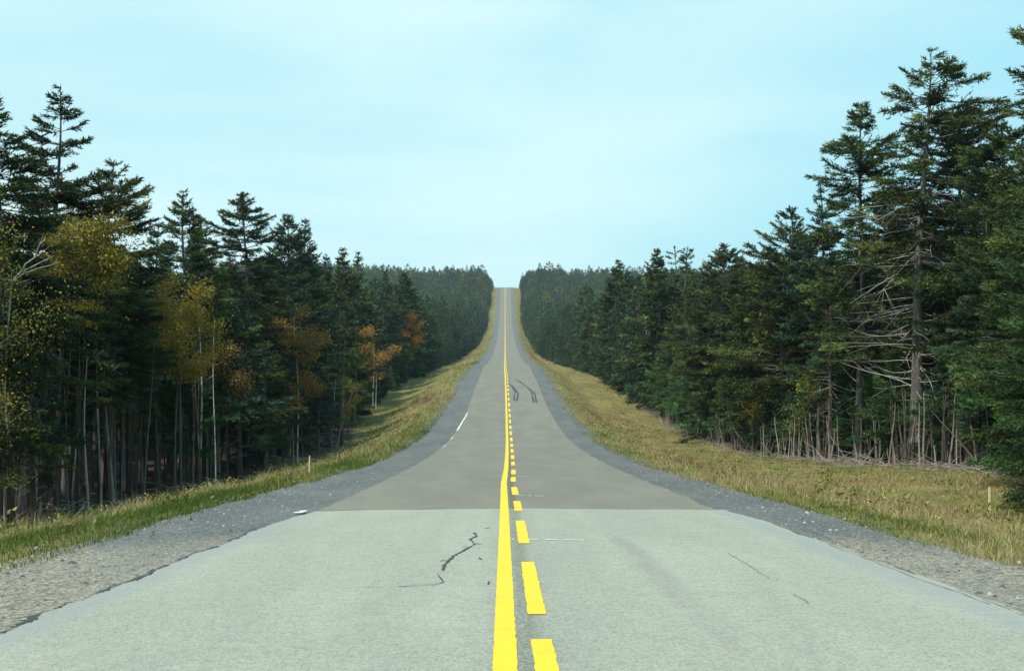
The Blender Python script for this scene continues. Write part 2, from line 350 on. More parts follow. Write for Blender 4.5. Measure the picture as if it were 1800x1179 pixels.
def leaf_tree(seed, H, zb, R, nl=9000, leaf=.075, limbs=14, lean=(0, 0), r0=.05, stems=1, upright=.9, clumpr=.30, skew=(0, 0)):
    """broadleaf: stem(s), ascending limbs with twigs, and loose leaf faces round the twigs"""
    rng = np.random.default_rng(seed); wood = []; ends = []
    for q in range(stems):
        ph = rng.uniform(0, 6.28, 3); k = 14; t = np.linspace(0, 1, k); off = rng.normal(0, .25 if stems > 1 else 0, 2); spread = rng.normal(0, R * .35 if stems > 1 else 0, 2); h = H * (1 if q == 0 else rng.uniform(.7, .95))
        ax = lambda t: np.stack([off[0] + (lean[0] + spread[0]) * t ** 1.2 + .02 * h * np.sin(t * 5 + ph[0]) * t, off[1] + (lean[1] + spread[1]) * t ** 1.2 + .02 * h * np.sin(t * 6 + ph[1]) * t, h * t], -1)
        st = ax(t); st[0, 2] -= .2
        wood.append((tubes(st[None], (r0 * (1 - t) ** .8 + .006)[None], 7), 0))
        n = limbs; tb = np.clip(zb / h + (1 - zb / h) * rng.uniform(0, .92, n), 0, .97); az = rng.uniform(0, 6.28, n)
        u = (tb - zb / h) / (1 - zb / h); L = R * (1.05 - .75 * np.abs(u - .35)) * rng.uniform(.6, 1.15, n)
        ks = np.linspace(0, 1, 7); B = ax(tb); P = np.empty((n, 7, 3))
        hx = np.stack([np.cos(az), np.sin(az)], -1)
        P[..., :2] = B[:, None, :2] + hx[:, None] * (L[:, None] * ks)[..., None]; P[..., 2] = B[:, None, 2] + (L * upright * rng.uniform(.5, 1.2, n))[:, None] * ks ** 1.1 - (.15 * L)[:, None] * ks ** 3
        P += rng.normal(0, .035, P.shape) * ks[None, :, None]
        wood.append((tubes(P, (.005 + .008 * L)[:, None] * (1 - .8 * ks)[None], 4), 1))
        m = n * 5; pi = rng.integers(0, n, m); pk = rng.integers(2, 7, m); b0 = P[pi, pk]; dv = np.stack([np.cos(az[pi]), np.sin(az[pi]), np.full(m, .5)], -1) + rng.normal(0, .6, (m, 3)); tl = L[pi] * rng.uniform(.2, .45, m)
        e = b0 + dv * tl[:, None] * .8
        TP = b0[:, None] + (e - b0)[:, None] * np.linspace(0, 1, 4)[None, :, None]; wood.append((tubes(TP, np.repeat(np.array([[.006, .005, .004, .002]]), m, 0), 3), 1))
        ends.append(np.concatenate([e, (b0 + e) / 2, P[:, 6], P[:, 4]]))
    E = np.concatenate(ends); w = rng.uniform(.15, 1, len(E)) ** 1.5; w /= w.sum()
    ci = rng.choice(len(E), nl, p=w); ct = rng.normal(0, .16, len(E))
    C = E[ci] + rng.normal(0, 1, (nl, 3)) * np.array([clumpr, clumpr, clumpr * .8])
    D = rng.normal(0, 1, (nl, 3)); D[:, 2] -= .3; D /= np.linalg.norm(D, axis=1, keepdims=True)
    ll = leaf * rng.uniform(.7, 1.4, nl); V, Q = leaf_quads(C, D, ll, ll * .75, rng)
    tint = np.clip(.5 + ct[ci] + rng.normal(0, .2, nl), 0, 1)
    return wood, (V, Q, tint)
def leaf_meshes(name, leaf_mats, bark='birch', split=None, **kw):
    wood, (V, Q, t) = leaf_tree(**kw)
    b = Bag()
    for (Vw, Qw), mi in wood: b.add(Vw, Qw, .5, mi)
    c = Bag(); c.add(V, Q, t, 0)
    me = c.mesh(name + '_crown', [M[x] for x in leaf_mats])
    if len(leaf_mats) > 1:                                   # low leaves have turned another colour
        zc = V.reshape(-1, 4, 3)[:, 0, 2]; rng = np.random.default_rng(5)
        mi = ((zc + rng.normal(0, .35, len(zc))) < split).astype(np.int32); me.polygons.foreach_set('material_index', mi)
    return b.mesh(name + '_trunk', [M[bark], M['twig' if bark == 'birch' else 'bark']], True), me

# ------------------------------------------------------------------ ground, shoulders, road
RNG = np.random.default_rng(11)
def grid_lines(spec):
    out = [np.arange(a, b, s) for a, b, s in spec]; return np.concatenate(out + [[spec[-1][1]]])
gx = grid_lines([(5, 20, .5), (20, 40, 2), (40, 120, 8), (120, 400, 40), (400, 1600, 200)])
gx = np.concatenate([-gx[::-1], [-4.4, -3, 0, 3, 4.4], gx])
gd = grid_lines([(-120, -20, 10), (-20, 130, .75), (130, 260, 2), (260, 900, 6), (900, 1400, 50), (1400, 3600, 200)])
# ground colours: verge with straw, green and heath patches; brown needle litter under the trees
m, nt, b = new_mat('verge_and_forest_floor'); M['ground'] = m
at = N(nt, 'ShaderNodeAttribute', attribute_name='verge')
v = obj_vec(nt); v2 = obj_vec(nt, (1, .35, 1))
n1 = noise(nt, v2, .55, 5, .6, .4); n2 = noise(nt, v2, 2.6, 5, .65); n3 = noise(nt, v, 14, 4, .7)
straw = ramp(nt, [(.25, (.055, .075, .014)), (.45, (.17, .165, .045)), (.62, (.31, .25, .095)), (.8, (.16, .10, .035))]); nt.links.new(n1.outputs['Fac'], straw.inputs[0])
fine = ramp(nt, [(.28, (.05, .06, .016)), (.5, (.16, .135, .045)), (.74, (.30, .235, .095))]); nt.links.new(n2.outputs['Fac'], fine.inputs[0])
grasscol = mixc(nt, .45, straw.outputs[0], fine.outputs[0])
grasscol = mixc(nt, maprange(nt, n3.outputs['Fac'], .3, .7, 0, .6), grasscol, mixc(nt, 1.0, grasscol, (.42, .42, .40), 'MULTIPLY'))
duff = ramp(nt, [(.3, (.016, .012, .009)), (.6, (.045, .032, .022)), (.8, (.09, .072, .055))]); nt.links.new(n2.outputs['Fac'], duff.inputs[0])
nt.links.new(mixc(nt, at.outputs['Fac'], duff.outputs[0], grasscol), b.inputs['Base Color']); b.inputs['Roughness'].default_value = .95
bump(nt, b, n3.outputs['Fac'], .8, .06)
XS = np.repeat(gx[None], len(gd), 0)
me = strip('ground', XS, gd, zg, M['ground'])
Xv = XS.ravel(); Dv = np.repeat(gd[:, None], len(gx), 1).ravel()
lim = np.where(Xv < 0, edge_left(Dv), edge_right(Dv))
verge = 1 - sm((np.abs(Xv) - lim + .7 + .6 * lump(Xv * .5, Dv)) / 1.6)
a = me.attributes.new('verge', 'FLOAT', 'POINT'); a.data.foreach_set('value', verge.astype(np.float32))
tag(mesh_obj('ground', me), kind='structure')

# gravel
m, nt, b = new_mat('gravel'); M['gravel'] = m; v = obj_vec(nt)
vo = N(nt, 'ShaderNodeTexVoronoi', Scale=26.0); nt.links.new(v, vo.inputs['Vector'])
vo2 = N(nt, 'ShaderNodeTexVoronoi', Scale=9.0); nt.links.new(v, vo2.inputs['Vector'])
g = noise(nt, obj_vec(nt, (1, .25, 1)), .8, 4, .6)
slate = mixc(nt, maprange(nt, vo.outputs['Color'], .2, .9), (.062, .070, .074), (.190, .202, .200))
tan = mixc(nt, maprange(nt, vo.outputs['Color'], .2, .9), (.15, .14, .11), (.46, .42, .33))
sp = N(nt, 'ShaderNodeSeparateXYZ'); nt.links.new(v, sp.inputs[0])
edge = math_n(nt, 'ADD', sp.outputs['Y'], math_n(nt, 'MULTIPLY', g.outputs['Fac'], 6.0))
c = mixc(nt, maprange(nt, edge, 16.5, 20.0), tan, slate)
c = mixc(nt, maprange(nt, vo2.outputs['Distance'], .10, .5, 0, .35), c, (.085, .09, .09))
c = mixc(nt, maprange(nt, g.outputs['Fac'], .35, .7, 0, .35), c, (.20, .205, .195))
nt.links.new(c, b.inputs['Base Color']); b.inputs['Roughness'].default_value = .95
bump(nt, b, vo.outputs['Distance'], .9, .03)
sd = grid_lines([(-20, 130, .5), (130, 260, 1.5), (260, 900, 5)])
def z_sh(x, d):
    a = np.abs(x)
    return zr(d) - .008 - .032 * np.maximum(0, a - 3.0) + .035 * lump(x * 2.1, d * 1.1) * sm((a - 4.5) / .7) - .55 * sm((a - 5.42) / .9) + .012 * lump(x * 5, d * 4) * sm((a - 3.7) / .4)
for s in (-1, 1):
    xs = np.linspace(2.6, 6.2, 19)[None] * np.ones((len(sd), 1)) * s
    if s < 0: xs = xs[:, ::-1]
    tag(mesh_obj('gravel_shoulder', strip('gravel_shoulder', xs, sd, z_sh, M['gravel'])), kind='structure')

def road_mat(name, light, dark, scale_f, old):
    m, nt, b = new_mat(name); v = obj_vec(nt); sp = N(nt, 'ShaderNodeSeparateXYZ'); nt.links.new(v, sp.inputs[0]); x = sp.outputs['X']
    ag = N(nt, 'ShaderNodeTexVoronoi', Scale=55.0 if old else 80.0); nt.links.new(v, ag.inputs['Vector'])
    big = noise(nt, obj_vec(nt, (1, .22, 1)), .9, 5, .6, .3); med = noise(nt, v, 7, 4, .65); cross = noise(nt, obj_vec(nt, (.12, 2.2, 1)), 2.2, 4, .6)
    c = mixc(nt, maprange(nt, big.outputs['Fac'], .3, .7), dark, light)
    c = mixc(nt, maprange(nt, cross.outputs['Fac'], .4, .75, 0, .35), c, dark)
    c = mixc(nt, maprange(nt, med.outputs['Fac'], .35, .75, 0, .22), c, tuple(k * .62 for k in dark))
    gn = N(nt, 'ShaderNodeMix', data_type='RGBA', blend_type='MULTIPLY'); gn.inputs[0].default_value = .8 if old else .35
    sh = ramp(nt, [(0, (.62, .62, .60)), (.5, (1, 1, 1)), (1, (1.25, 1.25, 1.22))]); nt.links.new(ag.outputs['Color'], sh.inputs[0])
    nt.links.new(c, gn.inputs[6]); nt.links.new(sh.outputs[0], gn.inputs[7]); c = gn.outputs[2]
    # worn grit beside the centre line, tyre paths
    gr = noise(nt, v, 38, 3, .8); wob = math_n(nt, 'ADD', x, math_n(nt, 'MULTIPLY', math_n(nt, 'SUBTRACT', med.outputs['Fac'], .5), .12))
    band = math_n(nt, 'MULTIPLY', maprange(nt, wob, .04, .10), maprange(nt, wob, .22 if not old else .30, .17, 0, 1))
    band2 = math_n(nt, 'MULTIPLY', maprange(nt, wob, -.35, .0), maprange(nt, wob, .62, .25))
    c = mixc(nt, math_n(nt, 'MULTIPLY', band, maprange(nt, gr.outputs['Fac'], .44, .56, .15, 1.0)), c, tuple(k * .45 for k in dark))
    if old: c = mixc(nt, math_n(nt, 'MULTIPLY', band2, maprange(nt, gr.outputs['Fac'], .50, .62, 0, .75)), c, tuple(k * .5 for k in dark))
    if old:
        for x0, w, k in ((1.42, .26, .42), (2.95, .40, .15), (-.95, .35, .18), (-2.5, .4, .15)):
            t = math_n(nt, 'ABSOLUTE', math_n(nt, 'SUBTRACT', wob, x0)); t = maprange(nt, t, w, 0)
            c = mixc(nt, math_n(nt, 'MULTIPLY', math_n(nt, 'MULTIPLY', t, k), maprange(nt, big.outputs['Fac'], .45, .65, .1, 1)), c, tuple(q * .55 for q in dark))
        for x0 in (-3.30, 3.62):                             # bluish sealed strip along the edges
            t = math_n(nt, 'ABSOLUTE', math_n(nt, 'SUBTRACT', wob, x0)); t = maprange(nt, t, .30, .05)
            c = mixc(nt, math_n(nt, 'MULTIPLY', t, maprange(nt, cross.outputs['Fac'], .3, .6, .35, .8)), c, (.245, .265, .265))
    nt.links.new(c, b.inputs['Base Color']); b.inputs['Roughness'].default_value = .85
    bump(nt, b, ag.outputs['Distance'], .5 if old else .25, .012); return m
M['old_asphalt'] = road_mat('old_asphalt', (.318, .332, .282), (.272, .286, .243), 1, True)
M['new_asphalt'] = road_mat('new_asphalt', (.196, .187, .157), (.160, .153, .128), 1, False)
SEAM = 21.5
def edge_noise(d, s, amp): return amp * (np.sin(d * 1.7 + s) * .5 + np.sin(d * 4.3 + s * 2) * .3 + np.sin(d * 11.1 + s * 3) * .2)
def road_sheet(name, d0, d1, step, xl, xr, amp, mat, dz):
    ds = np.arange(d0, d1 + 1e-6, step); t = np.linspace(0, 1, 15)
    l = xl(ds) + edge_noise(ds, 1, amp); r = xr(ds) + edge_noise(ds, 2, amp); xs = l[:, None] + (r - l)[:, None] * t[None]
    return tag(mesh_obj(name, strip(name, xs, ds, lambda x, d: zr(d), mat, dz)), kind='structure')
const = lambda k: (lambda d: np.full_like(d, k))
def old_seam(x): return SEAM - np.where(x < 0, .075, .035) * x * x + .06 * np.sin(x * 2.1 + 1) + .04 * np.sin(x * 5.1)
# old pavement; its far end follows the uneven seam
ds = np.concatenate([np.arange(-20, SEAM - 1, .25), np.linspace(SEAM - .9, SEAM, 8)]); t = np.linspace(0, 1, 25)
l = -3.36 + edge_noise(ds, 1, .05) + .25 * sm((ds - 18.5) / 3) ; r = 3.84 + edge_noise(ds, 2, .05) - .14 * sm((ds - 19) / 2.5)
xs = l[:, None] + (r - l)[:, None] * t[None]; D = ds[:, None] + (old_seam(xs) - SEAM + .12) * (np.linspace(0, 1, len(ds)) ** 30)[:, None]
V = np.stack([xs, D, zr(D) + .0], -1).reshape(-1, 3); nx = 25
i = np.arange(len(ds) - 1)[:, None] * nx; j = np.arange(nx - 1)[None]; Q = np.stack([i + j, i + j + 1, i + nx + j + 1, i + nx + j], -1).reshape(-1, 4)
tag(mesh_obj('road_old_pavement', np_mesh('road_old_pavement', V, Q, mats=[M['old_asphalt']], smooth=True)), kind='structure')
ds = np.concatenate([np.linspace(SEAM, SEAM + .6, 5), grid_lines([(SEAM + 1, 130, .5), (130, 260, 1.5), (260, 1000, 5)])])
l = np.interp(ds, [20, 22, 27, 1000], [-3.05, -3.10, -3.12, -3.12]) + edge_noise(ds, 3, .05); r = np.interp(ds, [20, 22, 26, 1000], [3.5, 3.52, 3.6, 3.6]) + edge_noise(ds, 4, .05)
xs = l[:, None] + (r - l)[:, None] * t[None]; D = ds[:, None] + (old_seam(xs) - SEAM) * np.exp(-(ds - SEAM) * 3)[:, None]
V = np.stack([xs, D, zr(D) + .016], -1).reshape(-1, 3)
lip = np.stack([xs[0], D[0], zr(D[0]) - .03], -1); V = np.concatenate([V, lip])
i = np.arange(len(ds) - 1)[:, None] * nx; Q = np.stack([i + j, i + j + 1, i + nx + j + 1, i + nx + j], -1).reshape(-1, 4)
L0 = len(ds) * nx; jj = np.arange(nx - 1); Q = np.concatenate([Q, np.stack([L0 + jj, L0 + jj + 1, jj + 1, jj], -1)])
tag(mesh_obj('road_new_pavement', np_mesh('road_new_pavement', V, Q, mats=[M['new_asphalt']], smooth=False)), kind='structure')

# ------------------------------------------------------------------ paint and marks on the road
def paint_mat(name, c, worn, amount):
    m, nt, b = new_mat(name); v = obj_vec(nt); n = noise(nt, v, 45, 4, .7); n2 = noise(nt, v, 3, 4, .6)
    f = math_n(nt, 'MULTIPLY', maprange(nt, n.outputs['Fac'], .56, .66), maprange(nt, n2.outputs['Fac'], .45, .7, .15 * amount, amount))
    c2 = mixc(nt, maprange(nt, n2.outputs['Fac'], .3, .7, 0, .25), c, tuple(k * .8 for k in c))
    nt.links.new(mixc(nt, f, c2, worn), b.inputs['Base Color']); b.inputs['Roughness'].default_value = .6; bump(nt, b, n.outputs['Fac'], .25, .006); return m
M['yellow'] = paint_mat('yellow_paint', (.76, .505, .014), (.34, .30, .17), .9)
M['white'] = paint_mat('white_paint', (.78, .78, .76), (.3, .3, .27), .8)
M['tar'] = paint_mat('tar_crack', (.045, .042, .045), (.09, .085, .08), .5)
M['skid'] = paint_mat('rubber_mark', (.040, .034, .036), (.09, .08, .07), 1.0)
M['hair'] = paint_mat('hairline_crack', (.24, .235, .20), (.32, .315, .26), 1.0)
def surf(d): return zr(d) + np.where(np.asarray(d) > SEAM + .05, .016, 0.0)
def ribbon(pts, widths, mat, name, dz=.006, parts=None, rag=0.0, res=None):
    """flat painted ribbon along road points (x, d)"""
    pts = np.asarray(pts, float); widths = np.broadcast_to(np.asarray(widths, float), (len(pts),))
    tg = np.gradient(pts, axis=0); tg /= np.linalg.norm(tg, axis=1, keepdims=True) + 1e-9; nn = np.stack([tg[:, 1], -tg[:, 0]], -1)
    rg = RNG.normal(0, 1, (len(pts), 2)) * rag
    l = pts - nn * (widths * .5 + rg[:, 0])[:, None]; r = pts + nn * (widths * .5 + rg[:, 1])[:, None]
    V = np.stack([l, r], 1).reshape(-1, 2); V = np.concatenate([V, (surf(V[:, 1]) + dz)[:, None]], 1)
    k = np.arange(len(pts) - 1) * 2
    return V, np.stack([k, k + 1, k + 3, k + 2], -1)
def lx(d): return np.interp(d, [0, 7, 21.5, 31, 40, 55, 70, 110, 158, 190, 214, 400, 900], [0, 0, -.015, -.035, .03, .08, .11, .10, 0, -.09, -.1, -.12, -.15])
def marks(name, ribs, mat, kind='structure'):
    g = Bag()
    for V, Q in ribs: g.add(V, Q)
    o = mesh_obj(name, g.mesh(name, [mat])); tag(o, kind=kind); return o
dl = np.concatenate([np.arange(-15, SEAM, .1), np.arange(SEAM + .06, 190, .4)])
marks('solid_centre_line', [ribbon(np.stack([lx(dl), dl], -1), .142, M['yellow'], '', rag=.0022)], M['yellow'])
ribs = []; k = 0
dash = [(-3.0, .6), (3.3, 5.6), (6.3, 9.2)]
def d_of_y(y):
    lo, hi = 4.0, 188.0
    for _ in range(60):
        mid = (lo + hi) / 2
        if 589.5 - (zr(mid) - CAM_H) / mid * F > y: lo = mid
        else: hi = mid
    return lo
for y0, y1 in ((1250, 1124), (1080, 988), (955, 915), (898, 882), (871, 857), (847.5, 839.5), (834.5, 826.5), (818.5, 812)): dash.append((d_of_y(y0), d_of_y(y1)))
dash = dash[3:]; d = dash[-1][1] + 2.6
while d < 186: dash.append((d, d + 3.9)); d += 6.4
for a0, a1 in dash:
    q = np.arange(a0, a1, .12 if a0 < 25 else .5); q = np.append(q, a1)
    wv = np.full(len(q), .135); wv[0] *= .93; wv[-1] *= .9
    ribs.append(ribbon(np.stack([lx(q) + .235, q], -1), wv, M['yellow'], '', rag=.003))
marks('dashed_centre_line', ribs, M['yellow'])
dl = np.arange(186, 900, 2.0)
marks('double_centre_line', [ribbon(np.stack([lx(dl) - .02, dl], -1), .11, M['yellow'], ''), ribbon(np.stack([lx(dl) + .22, dl], -1), .11, M['yellow'], '')], M['yellow'])
def pr(x, y): d = d_of_y(y); return ((x - 888) / F * d, d)
def pxline(pts, n=1):
    p = np.array([pr(*q) for q in pts]); 
    if n > 1:
        t = np.linspace(0, len(p) - 1, (len(p) - 1) * n + 1); p = np.stack([np.interp(t, np.arange(len(p)), p[:, k]) for k in (0, 1)], -1)
    return p
cr = pxline([(833, 936), (838, 941), (827, 948), (834, 957), (822, 964), (812, 969), (805, 973), (796, 978), (788, 985), (781, 993), (778, 1003)], 4)
wv = .014 + .018 * np.abs(np.sin(np.arange(len(cr)) * .9)); wv[0] = wv[-1] = .01
marks('pavement_crack', [ribbon(cr, wv, None, '', rag=.009), ribbon(pxline([(822, 963), (818, 960), (812, 961)], 4), .012, None, '', rag=.004), ribbon(pxline([(834, 957), (839, 955), (846, 957)], 4), .010, None, '', rag=.004), ribbon(pxline([(788, 985), (779, 984), (774, 987)], 4), .012, None, '', rag=.004), ribbon(pxline([(769, 1009), (780, 1023), (762, 1028), (700, 1031)], 5), .014, None, '', rag=.003), ribbon(pxline([(842, 980), (846, 983)], 2), .022, None, ''), ribbon(pxline([(860, 1022), (858, 1027)], 2), .016, None, ''), ribbon(pxline([(852, 929), (862, 927)], 2), .02, None, '')], M['tar'])
hair = [[(1280, 972), (1320, 995), (1352, 1017)], [(1393, 1043), (1422, 1061)], [(1420, 927), (1500, 960), (1600, 1000), (1700, 1040), (1800, 1082)], [(1380, 925), (1480, 965), (1610, 1015), (1740, 1062)], [(600, 912), (740, 909)], [(640, 1032), (770, 1026)]]
marks('hairline_crack', [ribbon(pxline(q, 8) + RNG.normal(0, .012, (len(pxline(q, 8)), 2)), .009, None, '', rag=.003) for q in hair], M['hair'])
tape = [((899, 947.5), (903, 947.5)), ((928, 947.8), (945, 948)), ((959, 948.2), (982, 948.7)), ((990, 948.8), (1005, 949)), ((1007, 949), (1027, 949.5)), ((911, 872), (921, 872.2)), ((927, 872.3), (935, 872.5)), ((940, 872.6), (955, 873)), ((880, 838), (895, 838)), ((908, 838), (932, 838.3))]
marks('chalk_tick', [ribbon(pxline([a_, b_], 3), .055, None, '', rag=.006) for a_, b_ in tape], M['white'])
q = pxline([(803, 757), (813, 741), (822, 726)], 10); e = pxline([(836, 692), (840, 680)], 4); e2 = pxline([(778, 787), (796, 768)], 6)
marks('edge_line_remnant', [ribbon(q, .07, None, '', rag=.012), ribbon(e2, .016, None, '', rag=.01)], M['white'])
q = pxline([(519, 902.5), (530, 900.5), (541, 898)], 6); marks('white_paint_patch', [ribbon(q, np.interp(np.arange(len(q)), [0, 4, 9, 12], [.02, .12, .14, .03]), None, '', dz=.02, rag=.03)], M['white'])
dd = np.arange(6.5, 19.5, .06); er = np.random.default_rng(8)
gaps = [(6.6, 8.0), (8.3, 9.9), (10.4, 12.6), (13.0, 14.6), (15.2, 17.2)]
ed = []
for g0, g1 in gaps:
    q = np.arange(g0, g1, .06); xe = -3.36 + edge_noise(q, 1, .05) - .012; ed.append(ribbon(np.stack([xe - .02 * np.abs(np.sin(q * 3.3)), q], -1), .02 + .05 * np.abs(np.sin(q * 2.3) * np.sin(q * 5.1)), None, '', dz=.004, rag=.012))
marks('broken_pavement_edge', ed, M['tar'])
sk = [[(891, 670), (900, 677), (907, 686), (911, 693)], [(893, 674), (900, 680), (906, 690)], [(905, 690), (904, 697), (903.5, 704)], [(911, 690), (910, 697), (908, 705)],
      [(905, 666), (920, 676), (932, 684), (938, 692)], [(910, 668), (926, 680), (936, 690)], [(934, 688), (936, 698), (938, 707)], [(939, 686), (941, 697), (943, 708)]]
marks('skid_mark', [ribbon(pxline(q, 6), np.interp(np.linspace(0, 1, len(q) * 6 - 5), [0, .4, 1], [.06, .15, .19]), None, '', rag=.015) for q in sk], M['skid'])

# ------------------------------------------------------------------ grass, flowers, stones, brush (ground cover)
def grass_mat():
    m, nt, b = new_mat('grass_blades'); at = N(nt, 'ShaderNodeAttribute', attribute_name='tint')
    r = ramp(nt, [(0, (.065, .105, .018)), (.3, (.13, .165, .028)), (.5, (.275, .26, .095)), (.75, (.42, .35, .175)), (1, (.19, .12, .06))])
    nt.links.new(at.outputs['Fac'], r.inputs[0]); nt.links.new(r.outputs[0], b.inputs['Base Color']); b.inputs['Roughness'].default_value = .6
    tr = N(nt, 'ShaderNodeBsdfTranslucent'); nt.links.new(r.outputs[0], tr.inputs['Color']); mx = N(nt, 'ShaderNodeMixShader', Fac=.3)
    nt.links.new(b.outputs[0], mx.inputs[1]); nt.links.new(tr.outputs[0], mx.inputs[2]); nt.links.new(mx.outputs[0], nt.nodes['Material Output'].inputs['Surface']); return m
M['grass'] = grass_mat()
def patch(x, d, s): return .5 + .5 * np.clip(lump(x * .45 + 3 * s, d * .16 + s) * 1.3 + .5 * lump(x * 1.3, d * .5 + 2), -1, 1)
def blades(side):
    rng = np.random.default_rng(21 + side); V = []; T = []
    for d0, d1, dens in ((6, 20, 420), (20, 32, 360), (32, 50, 210), (50, 80, 110), (80, 130, 36), (130, 240, 10), (240, 520, 2.5)):
        W = 10.5; n = int((d1 - d0) * W * dens); d = rng.uniform(d0, d1, n); x = 4.75 + rng.uniform(0, 1, n) * W
        lim = (edge_left if side < 0 else edge_right)(d) + .5
        inner = 5.30 - .45 * sm((d - 26) / 25) - (.30 * (1 - sm((d - 13) / 7)) if side < 0 else 0) + .16 * lump(x * 2, d * 1.2) + np.where(rng.uniform(size=n) < .04, -.5, 0)
        p = patch(x * side, d, side); keep = (x < lim) & (x > inner) & (rng.uniform(size=n) < .6 + .6 * p + (x < 6.3))
        d, x, p = d[keep], x[keep], p[keep]; n = len(d); a = x; far = sm((d - 60) / 60)
        if side < 0: base = np.where(a < 6.9, .22, np.where(a < 9.3, .62, .36))
        else: base = np.where(a < 6.3, .40, np.where(a < 8.8, .66, .48))
        base = base + (p - .5) * .75 + .16 * far
        if side > 0: base = base + .42 * sm((lump(a * .9, d * .22) - .05) / .3) * sm((a - 8.5) / 2)
        tint = np.clip(base + rng.normal(0, .15, n), 0, 1)
        tall = (tint > .5) * (rng.uniform(size=n) < .35)
        h = np.where((a > 7) & (side < 0), .78, 1) * (.06 + .13 * rng.uniform(size=n) ** 1.5 + .22 * tall * rng.uniform(size=n)) * np.where(a < 5.8, .75, 1) * (.7 + .6 * p) * (np.where(a > 8.5, .5, .75) if side > 0 else 1) * (.82 if side > 0 else 1) * rng.uniform(.5, 1.45, n) * np.clip(.45 + 1.1 * patch(x * side * 2.3, d * 2.1, side + 4), .35, 1.5)
        w = (.0042 + .00036 * d) * rng.uniform(.6, 1.3, n)
        th = rng.uniform(0, 6.28, n); ln = rng.uniform(.1, 1.1, n) * h; la = rng.uniform(0, 6.28, n)
        P = np.stack([a * side, d, np.where(a < 5.75, np.maximum(zg(a * side, d), z_sh(a * side, d)), zg(a * side, d)) - .012], -1); S = np.stack([np.cos(th), np.sin(th), np.zeros(n)], -1) * w[:, None] * .5
        up = np.stack([np.cos(la) * ln, np.sin(la) * ln, h], -1); md = up * np.array([.35, .35, .62])
        v = np.stack([P - S, P + S, P + md + S * .8, P + md - S * .8, P + up + S * .25, P + up - S * .25], 1)
        V.append(v.reshape(-1, 3)); T.append(np.repeat(tint, 2))
    V = np.concatenate(V); n = len(V) // 6; k = np.arange(n)[:, None] * 6
    Q = np.concatenate([k + np.array([[0, 1, 2, 3]]), k + np.array([[3, 2, 4, 5]])], 1).reshape(-1, 4)
    return np_mesh('grass', V, Q, mats=[M['grass']], tint=np.concatenate(T))
for s in (-1, 1): tag(mesh_obj('grass', blades(s)), 'mixed green and straw coloured grass on the verge ' + ('left' if s < 0 else 'right') + ' of the road', 'grass', kind='stuff')
# weeds: leafy clumps that break up the verge
def weeds():
    rng = np.random.default_rng(31); g = Bag()
    for _ in range(420):
        s = rng.choice([-1, 1]); d = rng.uniform(12, 110) ; x = s * (rng.uniform(5.8, 14)); n = rng.integers(10, 40); h = rng.uniform(.15, .5)
        if abs(x) > (edge_left(d) if s < 0 else edge_right(d)): continue
        C = np.array(gpos(x, d)) + np.concatenate([rng.normal(0, .16, (n, 2)), rng.uniform(0.02, 1, (n, 1)) * h], 1)
        D = rng.normal(0, 1, (n, 3)); D[:, 2] = np.abs(D[:, 2]); D /= np.linalg.norm(D, axis=1, keepdims=True)
        V, Q = leaf_quads(C, D, rng.uniform(.07, .17, n), rng.uniform(.025, .06, n), rng); g.add(V, Q, np.clip(rng.choice([.1, .2, .3, .55, 1.0]) + rng.normal(0, .1, n), 0, 1))
    return g.mesh('roadside_weeds', [M['grass']])
tag(mesh_obj('roadside_weeds', weeds()), 'leafy weeds scattered through the roadside grass', 'weeds', kind='stuff')
m, nt, b = new_mat('yellow_petals'); b.inputs['Base Color'].default_value = (.72, .46, .02, 1); M['petal'] = m
def flowers():
    rng = np.random.default_rng(41); g = Bag()
    for _ in range(130):
        s = rng.choice([-1, 1], p=[.45, .55]); d = rng.uniform(12, 48); x = s * rng.uniform(5.9, 11.5); p = np.array(gpos(x, d)); p[2] += rng.uniform(.12, .32); n = rng.integers(3, 9)
        D = rng.normal(0, 1, (n, 3)); D[:, 2] = np.abs(D[:, 2]) + .3; D /= np.linalg.norm(D, axis=1, keepdims=True)
        V, Q = leaf_quads(p + rng.normal(0, .05, (n, 3)), D, np.full(n, .026), np.full(n, .02), rng); g.add(V, Q)
    return g.mesh('wildflower_blossoms', [M['petal']])
tag(mesh_obj('wildflower_blossoms', flowers()), 'tiny yellow wildflowers dotted in the roadside grass', 'wildflowers', kind='stuff')
def stones():
    rng = np.random.default_rng(51); g = Bag()
    O = np.array([[1, 0, 0], [0, 1, 0], [-1, 0, 0], [0, -1, 0], [0, 0, 1.]]); FQ = np.array([[0, 1, 4, 4], [1, 2, 4, 4], [2, 3, 4, 4], [3, 0, 4, 4]])
    n = 5200; d = 6 + 40 * rng.uniform(size=n) ** 1.4; s = rng.choice([-1, 1], n); a = np.where(s < 0, 3.45, 3.95) + rng.uniform(0, 1, n) ** .9 * np.where(s < 0, 2.3, 1.8); r = .012 + .028 * rng.uniform(size=n) ** 3 + .012 * (rng.uniform(size=n) < .04)
    C = np.stack([a * s, d, np.maximum(z_sh(a * s, d), zg(a * s, d)) - r * .15], -1)
    V = C[:, None] + O[None] * r[:, None, None] * rng.uniform(.6, 1.3, (n, 5, 3)) * np.array([1, 1, .75]); k = np.arange(n)[:, None, None] * 5
    T = (k + FQ[None, :, :3]).reshape(-1, 3)
    return np_mesh('gravel_stones', V.reshape(-1, 3), None, T, mats=[M['stone']], tint=np.repeat(rng.uniform(0, 1, n), 4))
